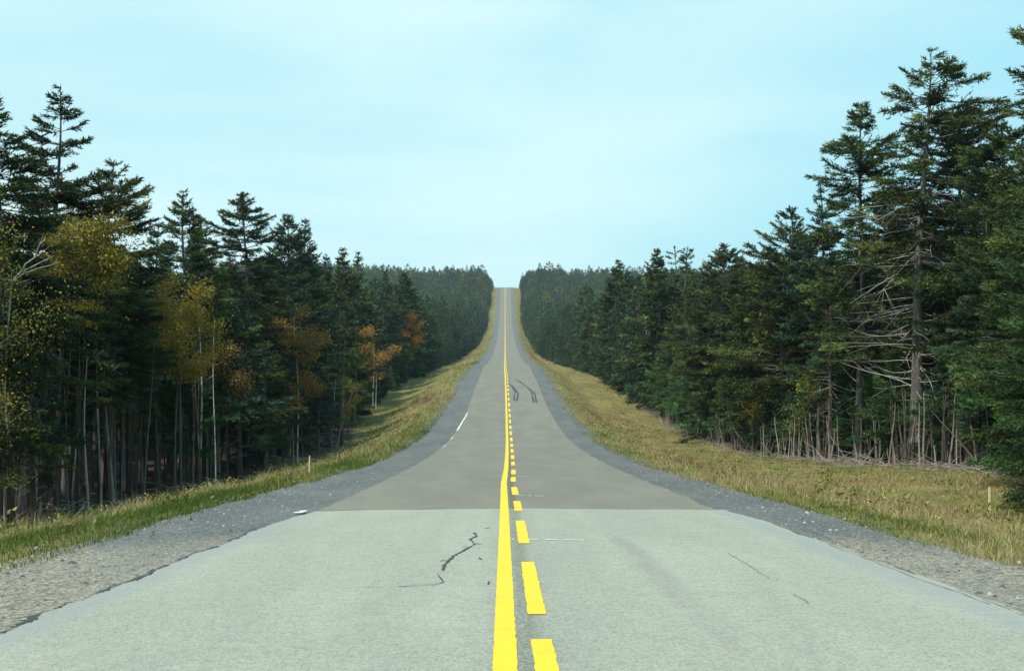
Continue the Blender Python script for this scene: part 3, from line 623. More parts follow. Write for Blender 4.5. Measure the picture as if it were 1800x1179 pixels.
m, nt, b = new_mat('loose_stone'); at = N(nt, 'ShaderNodeAttribute', attribute_name='tint'); r = ramp(nt, [(0, (.05, .055, .062)), (.5, (.13, .135, .135)), (.9, (.22, .215, .195)), (1, (.36, .35, .31))]); nt.links.new(at.outputs['Fac'], r.inputs[0]); nt.links.new(r.outputs[0], b.inputs['Base Color']); b.inputs['Roughness'].default_value = .9; M['stone'] = m
tag(mesh_obj('gravel_stones', stones()), 'loose stones lying on the gravel shoulders', 'gravel', kind='stuff')
def brush(side, n, d0, d1):
    rng = np.random.default_rng(61 + side); d = d0 + (d1 - d0) * rng.uniform(size=n) ** 1.3; a = (edge_left if side < 0 else edge_right)(d) + rng.normal(.35, .75, n)
    L = rng.uniform(.3, 1.9, n); th = rng.uniform(0, 6.28, n); el = np.abs(rng.normal(0, .22, n)) + (rng.uniform(size=n) < .10) * rng.uniform(.3, 1.0, n); ks = np.linspace(0, 1, 5)
    B = np.stack([a * side, d, zg(a * side, d) + rng.uniform(0, .18, n)], -1); D = np.stack([np.cos(th) * np.cos(el), np.sin(th) * np.cos(el), np.sin(el)], -1)
    P = B[:, None] + D[:, None] * (L[:, None] * ks)[..., None]; P[..., :2] += rng.normal(0, .12, (n, 1, 2)) * (L[:, None] * ks ** 2)[..., None]; P[..., 2] -= (.25 * L * el)[:, None] * ks ** 2
    P[..., 2] = np.maximum(P[..., 2], zg(P[..., 0], P[..., 1]) + .01)
    V, Q = tubes(P, (rng.uniform(.006, .020, n))[:, None] * (1 - .7 * ks)[None], 4)
    return np_mesh('brush_debris', V, Q, mats=[M['twig']], smooth=True)
tag(mesh_obj('brush_debris', brush(1, 1200, 28, 150)), 'tangle of bleached fallen sticks along the forest edge right of the road', 'brush', kind='stuff')
tag(mesh_obj('brush_debris', brush(-1, 350, 28, 100)), 'dark fallen sticks under the trees left of the road', 'brush', kind='stuff')

# ------------------------------------------------------------------ two wooden survey stakes
m, nt, b = new_mat('raw_pine'); n = noise(nt, obj_vec(nt, (30, 30, 3)), 1.5, 4); c = mixc(nt, n.outputs['Fac'], (.60, .44, .25), (.80, .66, .44)); nt.links.new(c, b.inputs['Base Color']); M['pine'] = m
def stake(h, w, th):
    pts = [(-w, -.12), (0, -.2), (w, -.12), (w, h - .03), (w * .5, h), (-w * .4, h - .012), (-w, h - .05)]
    V = [(x, -th, z) for x, z in pts] + [(x, th, z) for x, z in pts]; n = len(pts); me = bpy.data.meshes.new('wooden_stake')
    me.from_pydata(V, [], [tuple(range(n))] + [tuple(range(2 * n - 1, n - 1, -1))] + [(i, i + n, (i + 1) % n + n, (i + 1) % n) for i in range(n)]); me.materials.append(M['pine']); return me
for x, d, h, lab in ((-6.0, 38.3, .60, 'slim wooden stake at the gravel edge left of the road'), (9.85, 25.4, .66, 'pale wooden stake in the grass in front of the near fir right of the road')):
    o = mesh_obj('wooden_stake', stake(h, .019, .010)); o.location = gpos(x, d); o.rotation_euler = (.02, .03 if x < 0 else -.02, .15); tag(o, lab, 'stake', 'wooden stakes by the road')

# ------------------------------------------------------------------ landmark trees
HERO = []
LM = []                                                     # (side, photo column, phrase) used in the labels of their neighbours
def at_px(px, L):                                           # depth at which lateral distance L falls on that column
    return F * L / abs(px - 888)
def hero(px, ytop, L, leaf, label, name='spruce_tree', cat='spruce tree', phrase=None, grp='tall spruces along the forest edge', d=None, lean=(0, 0), **kw):
    d = d or at_px(px, L); x = (px - 888) / F * d; bx = x - lean[0]
    base = gpos(bx, d); ztop = (589.5 - ytop) / F * d + CAM_H; H = ztop - base[2]
    kf = max(1.0, d / 60); kw['per'] = kw.get('per', 6.5) * kw.pop('fill', 1.4); kw['R'] = kw['R'] * 1.08; kw.setdefault('step', .042 * kf); kw.setdefault('size', .15 * kf ** .9); kw.setdefault('width', .044 * kf); HERO.append((px, d, kw.pop('clear', 34)))
    ms = spruce_meshes(name, leaf, H=H, lean=lean, **kw)
    put_tree(name, ms, base, 0, 1.0, label, cat, grp)
    if phrase: LM.append((-1 if px < 888 else 1, px, d, phrase))
LEFT, RIGHT = 'tall spruces of the forest left of the road', 'tall spruces of the forest right of the road'
hero(-2, 172, 15.5, 'spruce', 'dark drooping spruce cut by the left edge of the photo', seed=1, zb=4.5, R=2.7, p=.55, grp=LEFT, phrase='the left-edge spruce', el_mid=-5, el_low=-28)
hero(98, 150, 16.5, 'spruce', 'tallest spruce left of the road, with thin tiered branches and a bare leader', seed=2, zb=4.6, R=2.6, p=.5, gap=.22, spacing=.52, per=8.5, el_top=16, el_mid=-4, el_low=-16, upturn=.22, bare_tip=.15, taper_low=.0, grp=LEFT, phrase='the tallest left spruce', dead=14, jit=.32, clear=60)
hero(192, 281, 16, 'spruce_olive', 'ragged olive spruce with tiered branches, right of the tallest left spruce', seed=3, zb=4.8, R=2.1, p=.55, gap=.2, spacing=.52, per=8, side=(0.0, .18), blunt=.2, grp=LEFT, phrase='the ragged olive spruce', dead=8)
hero(278, 393, 17, 'spruce_blue', 'thin small-topped spruce between the ragged olive spruce and the dense cone', seed=4, zb=4.5, R=1.7, p=.75, gap=.12, grp=LEFT)
hero(328, 338, 16.5, 'spruce', 'dense cone-shaped dark spruce standing behind the golden birch', seed=5, zb=4.2, R=2.7, p=.68, gap=.04, upturn=.17, el_top=32, el_mid=8, el_low=-8, jit=.2, grp=LEFT, phrase='the dense cone-shaped spruce', clear=50)
hero(356, 378, 17.5, 'spruce', 'slightly lower spruce touching the dense cone-shaped one on its right', seed=6, zb=4, R=2.3, p=.7, gap=.08, el_top=32, el_mid=6, jit=.25, grp=LEFT)
hero(433, 338, 15.6, 'spruce_olive', 'blunt-topped spruce heavy with brown cones left of the road', seed=7, zb=2.6, R=2.3, p=.5, gap=.12, blunt=.25, clump=.25, cones=550, el_top=22, el_mid=-6, el_low=-22, jit=.35, grp=LEFT, phrase='the cone-laden spruce', clear=50)
hero(504, 377, 15.3, 'spruce_blue', 'left one of the twin blue-green spruces, with a rounded bushy tip', seed=8, zb=1.8, R=2.7, p=.6, gap=.06, blunt=.15, upturn=.17, el_top=32, el_mid=8, jit=.25, grp=LEFT, phrase='the left twin spruce')
hero(538, 386, 15.6, 'spruce', 'right one of the twin spruces, with a narrow pointed tip', seed=9, zb=1.6, R=2.5, p=.7, gap=.05, grp=LEFT, phrase='the right twin spruce', el_top=32, el_mid=6, jit=.22)
hero(572, 448, 16, 'spruce_blue', 'low spindly spruce just right of the twin spruces', seed=10, zb=1.5, R=2.2, p=.8, gap=.1, grp=LEFT)
hero(600, 436, 15.3, 'spruce_olive', 'pointed olive spruce, first of the pair that steps down to the far ridge', seed=12, zb=1.2, R=2.6, p=.8, gap=.08, grp=LEFT, phrase='the pointed olive spruce', upturn=.17, jit=.25)
hero(631, 446, 15.6, 'spruce', 'pointed dark spruce, second of the pair that steps down to the far ridge', seed=13, zb=1.0, R=2.7, p=.8, gap=.08, grp=LEFT, phrase='the last tall left spruce', upturn=.17, jit=.25)
hero(678, 478, 16.5, 'spruce_blue', 'hazy bluish spruce below the far left ridge', seed=14, zb=1, R=2.6, p=.75, gap=.1, grp=LEFT)
hero(713, 482, 15.5, 'spruce', 'round-shouldered spruce alone before the far left ridge', seed=15, zb=.8, R=3.2, p=.65, gap=.05, blunt=.15, jit=.22, grp=LEFT, phrase='the round-shouldered spruce')
# right of the road
DEADK = dict(bark='bark_grey')
hero(1634, 86, 16.8, 'spruce_olive', 'tallest spruce right of the road, its lower trunk full of bleached dead branches', lean=(.55, 0), fill=1.1, seed=20, zb=8.4, R=1.95, p=.34, gap=.08, spacing=.52, per=9.0, blunt=.3, clump=.34, side=(-.2, .25), el_top=18, el_mid=2, el_low=-14, upturn=.13, twl=.48, taper_low=.0, jit=.30, core=.34, dead=135, dead_len=2.7, dead_hi=11.0, r0=.27, thick=.24, grp=RIGHT, phrase='the tallest right spruce', clear=85, **DEADK)
hero(1521, 181, 16.2, 'spruce_olive', 'second tallest right spruce, with dense clumps and a grey trunk showing below', lean=(.25, 0), seed=21, zb=5.6, R=2.05, p=.42, gap=.10, spacing=.52, per=7, blunt=.25, clump=.3, twl=.42, jit=.3, core=.25, thick=.24, dead=60, dead_len=2.3, dead_hi=7.8, r0=.22, taper_low=.0, grp=RIGHT, phrase='the second tallest right spruce', clear=70, **DEADK)
hero(1443, 322, 17.2, 'spruce_blue', 'pale feathery thin-topped spruce left of the second tallest right spruce', seed=22, zb=2.5, R=2.4, p=.75, gap=.2, upturn=.17, el_top=32, grp=RIGHT, phrase='the pale feathery spruce', dead=10)
hero(1398, 366, 16.6, 'spruce_olive', 'ragged spruce with branches swept out to the left, near the pale feathery spruce', seed=23, zb=2.0, R=2.6, p=.5, gap=.12, blunt=.2, side=(math.pi, .3), upturn=.17, el_top=32, el_mid=6, grp=RIGHT, phrase='the left-swept ragged spruce', dead=16)
hero(1685, 182, 19.0, 'spruce', 'dark spruce close behind the tallest right spruce, on its right', seed=24, zb=3.5, R=2.3, p=.45, gap=.1, blunt=.3, clump=.2, grp=RIGHT, phrase='the dark spruce behind the tallest')
hero(1715, 300, 18.0, 'spruce', 'slender dark spruce in the gap beside the broad-topped one', seed=25, zb=3, R=1.9, p=.6, gap=.15, grp=RIGHT, dead=10)
hero(1768, 218, 18.0, 'spruce', 'broad round-topped dark spruce near the right edge', seed=26, zb=3.0, R=2.4, p=.45, gap=.06, blunt=.4, clump=.2, grp=RIGHT, phrase='the broad-topped right spruce')
hero(1885, -60, 17.2, 'spruce_olive', 'very tall spruce cut by the right edge, only its branch tips showing', seed=27, zb=4, R=1.95, p=.45, gap=.15, spacing=.52, per=8, blunt=.2, grp=RIGHT, dead=10, dead_len=2)
hero(1560, 330, 19.5, 'spruce_blue', 'shaded spruce filling the gap between the two tallest right spruces', seed=28, zb=2.8, R=2.3, p=.6, gap=.1, grp=RIGHT)
hero(1352, 436, 16.2, 'spruce_olive', 'flat-topped olive spruce below the left-swept ragged one', seed=29, zb=1.8, R=2.6, p=.48, gap=.1, blunt=.3, grp=RIGHT, phrase='the flat-topped olive spruce', dead=12)
hero(1271, 430, 15.8, 'spruce_olive', 'broad spruce with a crooked double tip on the right skyline', seed=30, zb=1.6, R=3.0, p=.5, gap=.1, blunt=.25, clump=.25, grp=RIGHT, phrase='the crooked double-tipped spruce', dead=26, dead_len=2.6, dead_hi=9)
hero(1155, 438, 15.6, 'spruce', 'pointed bushy spruce standing out of the right skyline', seed=31, zb=1.0, R=3.2, p=.7, gap=.05, grp=RIGHT, phrase='the pointed bushy spruce', upturn=.17, jit=.25)
hero(1085, 457, 15.8, 'spruce_olive', 'ragged-tipped spruce where the right forest meets the hazy slope', seed=32, zb=.8, R=3.2, p=.6, gap=.1, blunt=.1, grp=RIGHT, phrase='the ragged-tipped spruce')
for px, y, sd in ((1187, 432, 33), (1206, 434, 34)):         # two dying tops
    hero(px, y, 18.5, 'spruce_olive', ('left' if px < 1200 else 'right') + ' one of two dying spruces with grey bare tips on the right skyline', seed=sd, zb=2, R=1.9, p=.5, gap=.25, bare_tip=.75, blunt=.3, dead=40, dead_hi=16.5, dead_len=1.0, grp=RIGHT, dead_mat='twig', clear=10)
# near firs at the right edge
hero(1893, 320, 0, 'fir', 'near dense fir with branches down to the grass at the right edge', d=27.0, seed=40, name='fir_tree', cat='fir tree', zb=.15, R=1.75, p=.6, gap=.04, spacing=.26, blunt=.3, size=.11, width=.024, step=.040, el_mid=6, el_low=-12, taper_low=.1, grp='young firs right of the road', phrase='the near fir')
hero(1856, 250, 0, 'spruce_olive', 'yellowish spruce right behind the near fir at the right edge', d=32.0, seed=41, zb=1.0, R=2.1, p=.6, gap=.1, blunt=.3, size=.12, width=.03, step=.045, grp=RIGHT)

# broadleaf trees
def birch(px, L, ytop, zb_f, R, leafs, label, seed, d=None, phrase=None, bark='birch', grp='autumn birches among the spruces', **kw):
    d = d or at_px(px, L); x = (px - 888) / F * d; base = gpos(x, d); H = (589.5 - ytop) / F * d + CAM_H - base[2]
    ms = leaf_meshes('birch_tree', leafs, bark, seed=seed, H=H, zb=zb_f * H, R=R, **kw)
    put_tree('birch_tree', ms, base, 0, 1, label, 'birch tree', grp); HERO.append((px, d, 30))
    if phrase: LM.append((-1 if px < 888 else 1, px, d, phrase))
birch(318, 13.9, 500, .52, 1.75, ['gold'], 'large golden-leaved birch at the forest edge left of the road', 50, nl=17000, leaf=.085, limbs=18, stems=2, phrase='the large golden birch', clumpr=.22, bark='bark_grey')
birch(138, 14.2, 392, .55, 1.5, ['olive_leaf'], 'tall olive-yellow birch in front of the tallest left spruce', 51, nl=16000, leaf=.08, limbs=16, phrase='the olive-yellow birch', clumpr=.24, bark='bark')
birch(-10, 13.2, 400, .30, 1.3, ['olive_leaf'], 'yellow-green leafy tree at the left picture edge', 52, nl=4000, leaf=.065, phrase='the leafy left-edge tree', bark='bark', clumpr=.4)
birch(523, 13.2, 558, .32, 1.55, ['brown_leaf', 'orange'], 'brown-orange birch with red leaves low on its pale trunk', 53, nl=9000, leaf=.095, limbs=16, split=3.2, phrase='the brown-orange birch', clumpr=.26)
birch(590, 12.2, 682, .35, 1.3, ['olive_leaf'], 'small yellow-leaved birch arching over the grass left of the road', 54, nl=1500, leaf=.09, limbs=6, lean=(1.4, -.3), clumpr=.2)
birch(656, 13.6, 580, .3, 1.6, ['brown_leaf'], 'dull brown birch in the shaded bay of the left forest', 55, nl=4500, leaf=.13)
birch(716, 14.6, 562, .30, 1.9, ['orange', 'gold'], 'bright orange birch where the left forest bends back', 56, nl=4200, leaf=.19, split=3.5, phrase='the bright orange birch', clumpr=.34)
birch(400, 14.2, 612, .45, .9, ['brown_leaf'], 'thin brown-leaved birch right of the golden birch', 57, nl=3000, leaf=.08, limbs=8, bark='bark')
birch(1350, 15.2, 690, .25, .9, ['gold'], 'small birch with a few yellow leaves at the right forest edge', 58, nl=700, leaf=.10, limbs=7)
birch(1425, 15.2, 660, .3, .8, ['olive_leaf'], 'small olive-leaved birch among the right poles', 60, nl=900, leaf=.09, limbs=7, bark='bark')

# bare pale trunks: white birch stems and snags
def snag(H, r0, seed, lean=(0, 0), stubs=12, sl=.5, wig=.05, mat='dead'):
    rng = np.random.default_rng(seed); k = 16; t = np.linspace(0, 1, k); ph = rng.uniform(0, 6.28, 2)
    st = np.stack([lean[0] * t + wig * H * .3 * np.sin(t * 5 + ph[0]) * t, lean[1] * t + wig * H * .3 * np.sin(t * 6 + ph[1]) * t, H * t], -1); st[0, 2] -= .2
    g = Bag().add(*tubes(st[None], (r0 * (1 - .75 * t) * (1 + .4 * np.exp(-t * H / .3)))[None], 7))
    if stubs:
        q = rng.integers(4, k, stubs); B = st[q]; az = rng.uniform(0, 6.28, stubs); L = sl * rng.uniform(.2, 1.1, stubs); ks = np.linspace(0, 1, 5)
        P = B[:, None] + np.stack([np.cos(az), np.sin(az), rng.normal(-.1, .35, stubs)], -1)[:, None] * (L[:, None] * ks)[..., None]; P[..., 2] += (rng.normal(0, .3, stubs) * L)[:, None] * ks ** 2
        g.add(*tubes(P, (.004 + .012 * L)[:, None] * (1 - .8 * ks)[None], 4))
    return g.mesh('bare_trunk', [M[mat]], True)
def snag_at(px, L, H, r0, seed, label, d=None, name='bare_trunk', cat='bare trunk', grp='bare pale trunks in the forest', **kw):
    d = d or at_px(px, L); x = (px - 888) / F * d; o = mesh_obj(name, snag(H, r0, seed, **kw)); o.location = gpos(x, d); tag(o, label, cat, grp)
snag_at(157, 14.0, 5.6, .040, 70, 'white bent birch stem standing out against the dark forest left of the road', lean=(-.15, 0), wig=.11, mat='birch', stubs=5)
snag_at(380, 14.1, 8.2, .036, 71, 'slender white birch stem just right of the golden birch', lean=(-.1, 0), wig=.05, mat='birch', stubs=8, sl=.4)
snag_at(353, 15.0, 9.0, .075, 72, 'grey dead trunk rising above the golden birch', mat='dead', stubs=18, sl=.6)
snag_at(120, 14.0, 6.0, .04, 73, 'pale lichen-covered trunk left of the white bent birch stem', mat='bark_grey')
snag_at(340, 14.3, 5.6, .04, 74, 'pale spotted trunk under the golden birch', mat='twig', stubs=6)
snag_at(516, 13.0, 3.4, .05, 75, 'white birch stem below the brown-orange birch', mat='birch', stubs=4)
snag_at(661, 13.4, 4.6, .05, 76, 'thin white birch stem in the shaded bay of the left forest', mat='birch', stubs=4)
snag_at(1136, 15.1, 9.6, .13, 77, 'white dead trunk with stub branches in the right forest wall', mat='dead', stubs=26, sl=1.3)
snag_at(1440, 15.2, 3.6, .13, 78, 'stout grey trunk at the right forest edge left of the second tallest spruce', mat='bark_grey', stubs=10)
snag_at(1226, 15.0, 6.5, .05, 79, 'thin leaning white stem in the young firs right of the road', mat='dead', stubs=6, lean=(.9, 0))
def dead_limb(pts, r, name, label, seed):
    """bleached dead sapling: a bent main stem with forks"""
    rng = np.random.default_rng(seed); pts = np.asarray(pts, float); t = np.linspace(0, len(pts) - 1, 14)
    P = np.stack([np.interp(t, np.arange(len(pts)), pts[:, k]) for k in range(3)], -1); P[1:-1] += rng.normal(0, .03, (12, 3)); g = Bag().add(*tubes(P[None], (r * (1 - .75 * np.linspace(0, 1, 14)))[None], 6))
    for q in (5, 7, 9, 11): 
        dv = P[q] - P[q - 1]; dv /= np.linalg.norm(dv); dv = dv + rng.normal(0, .5, 3); T = P[q] + dv[None] * np.linspace(0, rng.uniform(.3, .8), 5)[:, None]; g.add(*tubes(T[None], np.array([[.011, .009, .007, .005, .002]]), 4))
    o = mesh_obj(name, g.mesh(name, [M['dead']], True)); tag(o, label, 'dead tree', 'bleached dead saplings left of the road')
def P3(px, y, d): return ((px - 888) / F * d, d, (589.5 - y) / F * d + CAM_H)
b0 = gpos((20 - 888) / F * 34.5, 34.5)
dead_limb([b0, P3(12, 620, 34.5), P3(22, 500, 34), P3(45, 465, 33.8), P3(68, 440, 33.6), P3(86, 407, 33.4)], .028, 'dead_sapling', 'bleached dead sapling curving up in front of the olive-yellow birch', 80)
b1 = gpos((6 - 888) / F * 35.5, 34.8)
dead_limb([b1, P3(2, 600, 34.6), P3(8, 520, 34.2), P3(28, 494, 33.8), P3(62, 472, 33.6), P3(106, 460, 33.4)], .026, 'dead_sapling', 'bleached dead sapling bent almost level beside the olive-yellow birch', 81)

# ------------------------------------------------------------------ the packed forest: repeated trees as things of their own
SKY_L = ([-400, 0, 60, 130, 170, 235, 262, 310, 390, 470, 560, 640, 700, 745, 800, 840, 868], [150, 290, 350, 345, 370, 455, 470, 440, 450, 455, 470, 480, 500, 515, 535, 550, 580])
SKY_R = ([905, 920, 950, 1000, 1050, 1100, 1200, 1300, 1370, 1420, 1480, 1560, 1640, 1700, 1760, 1800, 2200], [590, 560, 545, 508, 492, 474, 468, 464, 455, 425, 400, 370, 350, 330, 300, 260, 120])
def max_height(x, d, zbase):
    px = 888 + x / d * F; ys = np.interp(px, *(SKY_L if x < 0 else SKY_R)); return (589.5 - ys) / F * d + CAM_H - zbase
LOWL = dict(R=2.0, p=.8, gap=.14, twl=.42)
fills = {
    -1: [('slim dark', spruce_meshes('spruce_tree', 'spruce', seed=100, H=13, zb=5.2, R=2.0, gap=.12, dead=34, dead_len=.9, dead_hi=6, dead_mat='twig')),
         ('blue-green', spruce_meshes('spruce_tree', 'spruce_blue', seed=101, H=12, zb=4.6, R=2.1, p=.75, gap=.1, dead=30, dead_len=.9, dead_hi=5.5, dead_mat='twig')),
         ('olive', spruce_meshes('spruce_tree', 'spruce_olive', seed=102, H=13, zb=5.5, R=1.9, p=.7, blunt=.3, gap=.18, dead=30, dead_len=.8, dead_hi=6.5, dead_mat='twig')),
         ('bushy dark', spruce_meshes('spruce_tree', 'spruce', seed=103, H=12, zb=4.2, R=2.4, p=.7, gap=.08, el_low=-26, dead=20, dead_len=.9, dead_hi=5, dead_mat='twig'))],
    1: [('bushy dark', spruce_meshes('spruce_tree', 'spruce', seed=110, H=13, zb=3.1, R=2.3, p=.7, gap=.12, blunt=.2, dead=26, dead_len=1.2, dead_hi=6)),
        ('olive', spruce_meshes('spruce_tree', 'spruce_olive', seed=111, H=13, zb=3.5, R=2.3, p=.65, gap=.2, blunt=.3, clump=.25, dead=30, dead_len=1.3, dead_hi=7)),
        ('blue-green', spruce_meshes('spruce_tree', 'spruce_blue', seed=112, H=12, zb=2.8, R=2.1, p=.75, gap=.12, dead=14, dead_len=1, dead_hi=4)),
        ('ragged', spruce_meshes('spruce_tree', 'spruce_olive', seed=113, H=13, zb=3.3, R=2.5, p=.6, gap=.26, clump=.35, twl=.5, dead=30, dead_len=1.4, dead_hi=7))],
    'low': [('full-skirted', spruce_meshes('spruce_tree', 'spruce', seed=120, H=13, zb=.5, R=2.6, p=.75, gap=.1)),
            ('blue-green full-skirted', spruce_meshes('spruce_tree', 'spruce_blue', seed=121, H=13, zb=.6, R=2.5, p=.8, gap=.1)),
            ('olive full-skirted', spruce_meshes('spruce_tree', 'spruce_olive', seed=122, H=13, zb=.7, R=2.6, p=.7, gap=.16, blunt=.25))],
}
def words_for(side, x, d, what, deep):
    """a label by look and by the landmark tree nearest to it in view"""
    px = 888 + x / d * F; best = min((l for l in LM if l[0] == side), key=lambda l: abs(l[1] - px) + .8 * abs(l[2] - d))
    rel = 'behind' if d > best[2] + 6 and abs(px - best[1]) < 45 else 'in front of' if d < best[2] - 6 and abs(px - best[1]) < 45 else ('left of' if px < best[1] else 'right of')
    return f'{what} {rel} {best[3]}' if not deep else f'{what} further in {rel} {best[3]}'
first = {}
def place_fill(kind, idx, x, d, H, label, group, name='spruce_tree', cat='spruce tree', H0=13.0):
    key = (kind, idx); s = H / H0; rng = random.Random(int(abs(x) * 977 + d * 131)); w = s * rng.uniform(.88, 1.12)
    ms = fills[kind][idx][1]
    if key not in first: first[key] = o = put_tree(name, ms, (0, 0, 0), 0, 1, label, cat, group)
    else: o = copy_tree(first[key])
    o.location = gpos(x, d); o.rotation_euler = (rng.uniform(-.02, .02), rng.uniform(-.02, .02), rng.uniform(0, 6.28)); o.scale = (w, w, s); tag(o, label, cat, group); return o
R3 = random.Random(5); taken = []
for side, n_max in ((-1, 118), (1, 112)):
    cand = []
    for row in range(4):
        d = 27.0 + row * 1.3
        while d < (140 if row < 2 else 95):
            e = float((edge_left if side < 0 else edge_right)(d)); cand.append((row, side * (e + (.5 if side < 0 else 1.3) + row * 2.1 + R3.uniform(-.5, .9)), d + R3.uniform(-.7, .7), row)); d += (2.35 + row * .35) * (1 + max(0, d - 60) / 130)
    for row, x, d, _ in cand:
        px = 888 + x / d * F
        if px < -60 or px > 1860: continue
        if side > 0 and d < 36: continue
        if any(d < hd + .8 and abs(px - hp) < cw and (cw > 40 or R3.random() < .6) for hp, hd, cw in HERO): continue
        z0 = float(zg(x, d)); hm = float(max_height(x, d, z0)); H = min(R3.uniform(9.5, 14.5), hm - R3.uniform(0, 1.2) * (1 if R3.random() < .7 else .2))
        if H < 4.5: continue
        low = d > (88 if side < 0 else 92); kind = 'low' if low else side; idx = R3.randrange(len(fills[kind]))
        what = fills[kind][idx][0] + ' spruce'; what = ('tall ' if H > 12.5 else 'short ' if H < 8.5 else '') + what
        place_fill(kind, idx, x, d, H, words_for(side, x, d, what, row >= 2), 'spruces of the packed forest ' + ('left' if side < 0 else 'right') + ' of the road'); taken.append((x, d))
# young firs along the foot of the right forest
fills['fir'] = [('young fir', spruce_meshes('fir_tree', 'fir', seed=130, H=5, zb=1.3, R=1.35, p=.8, spacing=.24, gap=.06, size=.13, width=.032, step=.045, upturn=.25, el_top=50, el_mid=12, el_low=-8)),
                ('lush young fir', spruce_meshes('fir_tree', 'fir', seed=131, H=5, zb=.9, R=1.5, p=.75, spacing=.24, gap=.05, size=.13, width=.032, step=.045)),
                ('young fir with thin bare stem', spruce_meshes('fir_tree', 'spruce_blue', seed=132, H=5, zb=1.8, R=1.25, p=.8, spacing=.24, gap=.08, size=.13, width=.032, step=.045, dead=14, dead_len=.6, dead_hi=2)),
                ('olive young fir', spruce_meshes('fir_tree', 'spruce_olive', seed=133, H=5, zb=1.5, R=1.4, p=.7, spacing=.25, gap=.08, size=.13, width=.032, step=.045))]
for k in range(64):
    d = 40 + 85 * (k / 64) ** 1.15 + R3.uniform(-1, 1); x = 15.1 + abs(R3.gauss(0, .8)) + (1.0 if d < 64 else 0); i = R3.choice([0, 1, 1, 2, 3]); H = R3.uniform(3.4, 6.6) * (1 if d > 62 else .85)
    px = 888 + x / d * F
    if any(abs(px - q) < 22 for q in (1512, 1607)) and d < 56: continue
    place_fill('fir', i, x, d, H, words_for(1, x, d, ('tall ' if H > 5.4 else 'small ' if H < 4 else '') + fills['fir'][i][0], False), 'young firs right of the road', 'fir_tree', 'fir tree', 5.0)
for k in range(5):
    d = R3.uniform(60, 80); x = -(14.4 + abs(R3.gauss(0, .8))); i = R3.choice([0, 1, 3])
    if 52 < d < 60: continue
    place_fill('fir', i, x, d, R3.uniform(3.5, 7.5), words_for(-1, x, d, fills['fir'][i][0], False), 'young firs left of the road', 'fir_tree', 'fir tree', 5.0)
for px, yt, L, i in ((22, 560, 13.6, 3), (60, 610, 13.9, 2), (420, 545, 13.9, 2), (470, 600, 13.6, 3), (560, 640, 12.8, 2), (625, 600, 13.2, 3)):
    d = at_px(px, L); x = -L; H = (589.5 - yt) / F * d + CAM_H - float(zg(x, d)); place_fill('fir', i, x, d, H, words_for(-1, x, d, 'tall ' + fills['fir'][i][0], False), 'young firs left of the road', 'fir_tree', 'fir tree', 5.0)
# bare poles: dead slender stems that stand among the trees
poles = {m_: [snag(5.0, .035 + .012 * k, 200 + k, lean=(.25 * math.sin(k * 2), .2), stubs=10, sl=.45, wig=.03, mat=m_) for k in range(4)] for m_ in ('twig', 'bark')}
def pole(x, d, H, mat, tilt, side):
    k = R3.randrange(4); o = mesh_obj('dead_pole', poles[mat][k]); s = H / 5.0; w = R3.uniform(.6, 1.25) * (.75 + .25 * s); o.scale = (w, w, s); o.location = gpos(x, d); az = R3.uniform(0, 6.28)
    o.rotation_euler = (tilt * math.cos(az), tilt * math.sin(az), R3.uniform(0, 6.28))
    how = 'leaning dead pole' if tilt > .12 else ('short dead pole' if H < 2.6 else 'tall dead pole' if H > 5.5 else 'upright dead pole')
    tag(o, words_for(side, x, d, how, abs(x) > 17.5), 'dead pole', 'bare dead poles ' + ('left' if side < 0 else 'right') + ' of the road')
for k in range(142):
    px = R3.uniform(-10, 600); d = F * (14.0 + R3.random() * 1.2) / (888 - px); x = -(float(edge_left(d)) + .1 + R3.random() ** 1.4 * 5); pole(x, d, R3.uniform(4, 8), R3.choice(['twig', 'bark', 'bark']), abs(R3.gauss(0, .03)), -1)
for k in range(155):
    px = R3.uniform(1150, 1745); d = F * ((14.9 if px > 1400 else 14.2) + R3.random() ** 1.4 * (2.0 if px > 1400 else .8)) / (px - 888); x = (px - 888) / F * d
    pole(x, d, R3.uniform(1.5, 3.1) * (.75 if d > 62 else 1), R3.choice(['twig', 'twig', 'bark']), abs(R3.gauss(0, .06)) if R3.random() < .86 else R3.uniform(.2, .8), 1)

# ------------------------------------------------------------------ the rest of the forest: one mass that nobody could count
def proto(name, leaf, **kw):
    wood, crown, _ = spruce(**kw); g = Bag()
    for (V, Q), mi in wood: g.add(V, Q, .5, 0)
    for V, Q, t, mi in crown: g.add(V, Q, t, 1)
    o = bpy.data.objects.new(name, g.mesh(name, [M['bark'], M[leaf]])); return o
mid_kw = dict(step=.13, size=.32, width=.10, spacing=.45, twl=.45, jit=.25); far_kw = dict(step=.34, size=.70, width=.28, spacing=.75, twl=.5, per=6, jit=.25)
protos = [proto('spruce_far', 'spruce', seed=300, H=13, zb=3.5, R=2.4, **mid_kw), proto('spruce_far', 'spruce_blue', seed=301, H=13, zb=1.5, R=2.6, p=.75, **mid_kw), proto('spruce_far', 'spruce_olive', seed=302, H=13, zb=1.2, R=2.6, p=.65, blunt=.3, gap=.22, **mid_kw),
          proto('spruce_far', 'spruce', seed=303, H=13, zb=1.2, R=2.7, p=.75, **far_kw), proto('spruce_far', 'fir', seed=304, H=13, zb=1.2, R=2.6, p=.85, **far_kw), proto('spruce_far', 'spruce_olive', seed=305, H=13, zb=1.5, R=2.8, p=.6, blunt=.35, gap=.2, **far_kw), proto('spruce_far', 'olive_leaf', seed=306, H=13, zb=1.5, R=2.9, p=.5, blunt=.5, gap=.15, **far_kw), proto('spruce_far', 'spruce', seed=307, H=13, zb=5.6, R=2.4, p=.7, **mid_kw)]
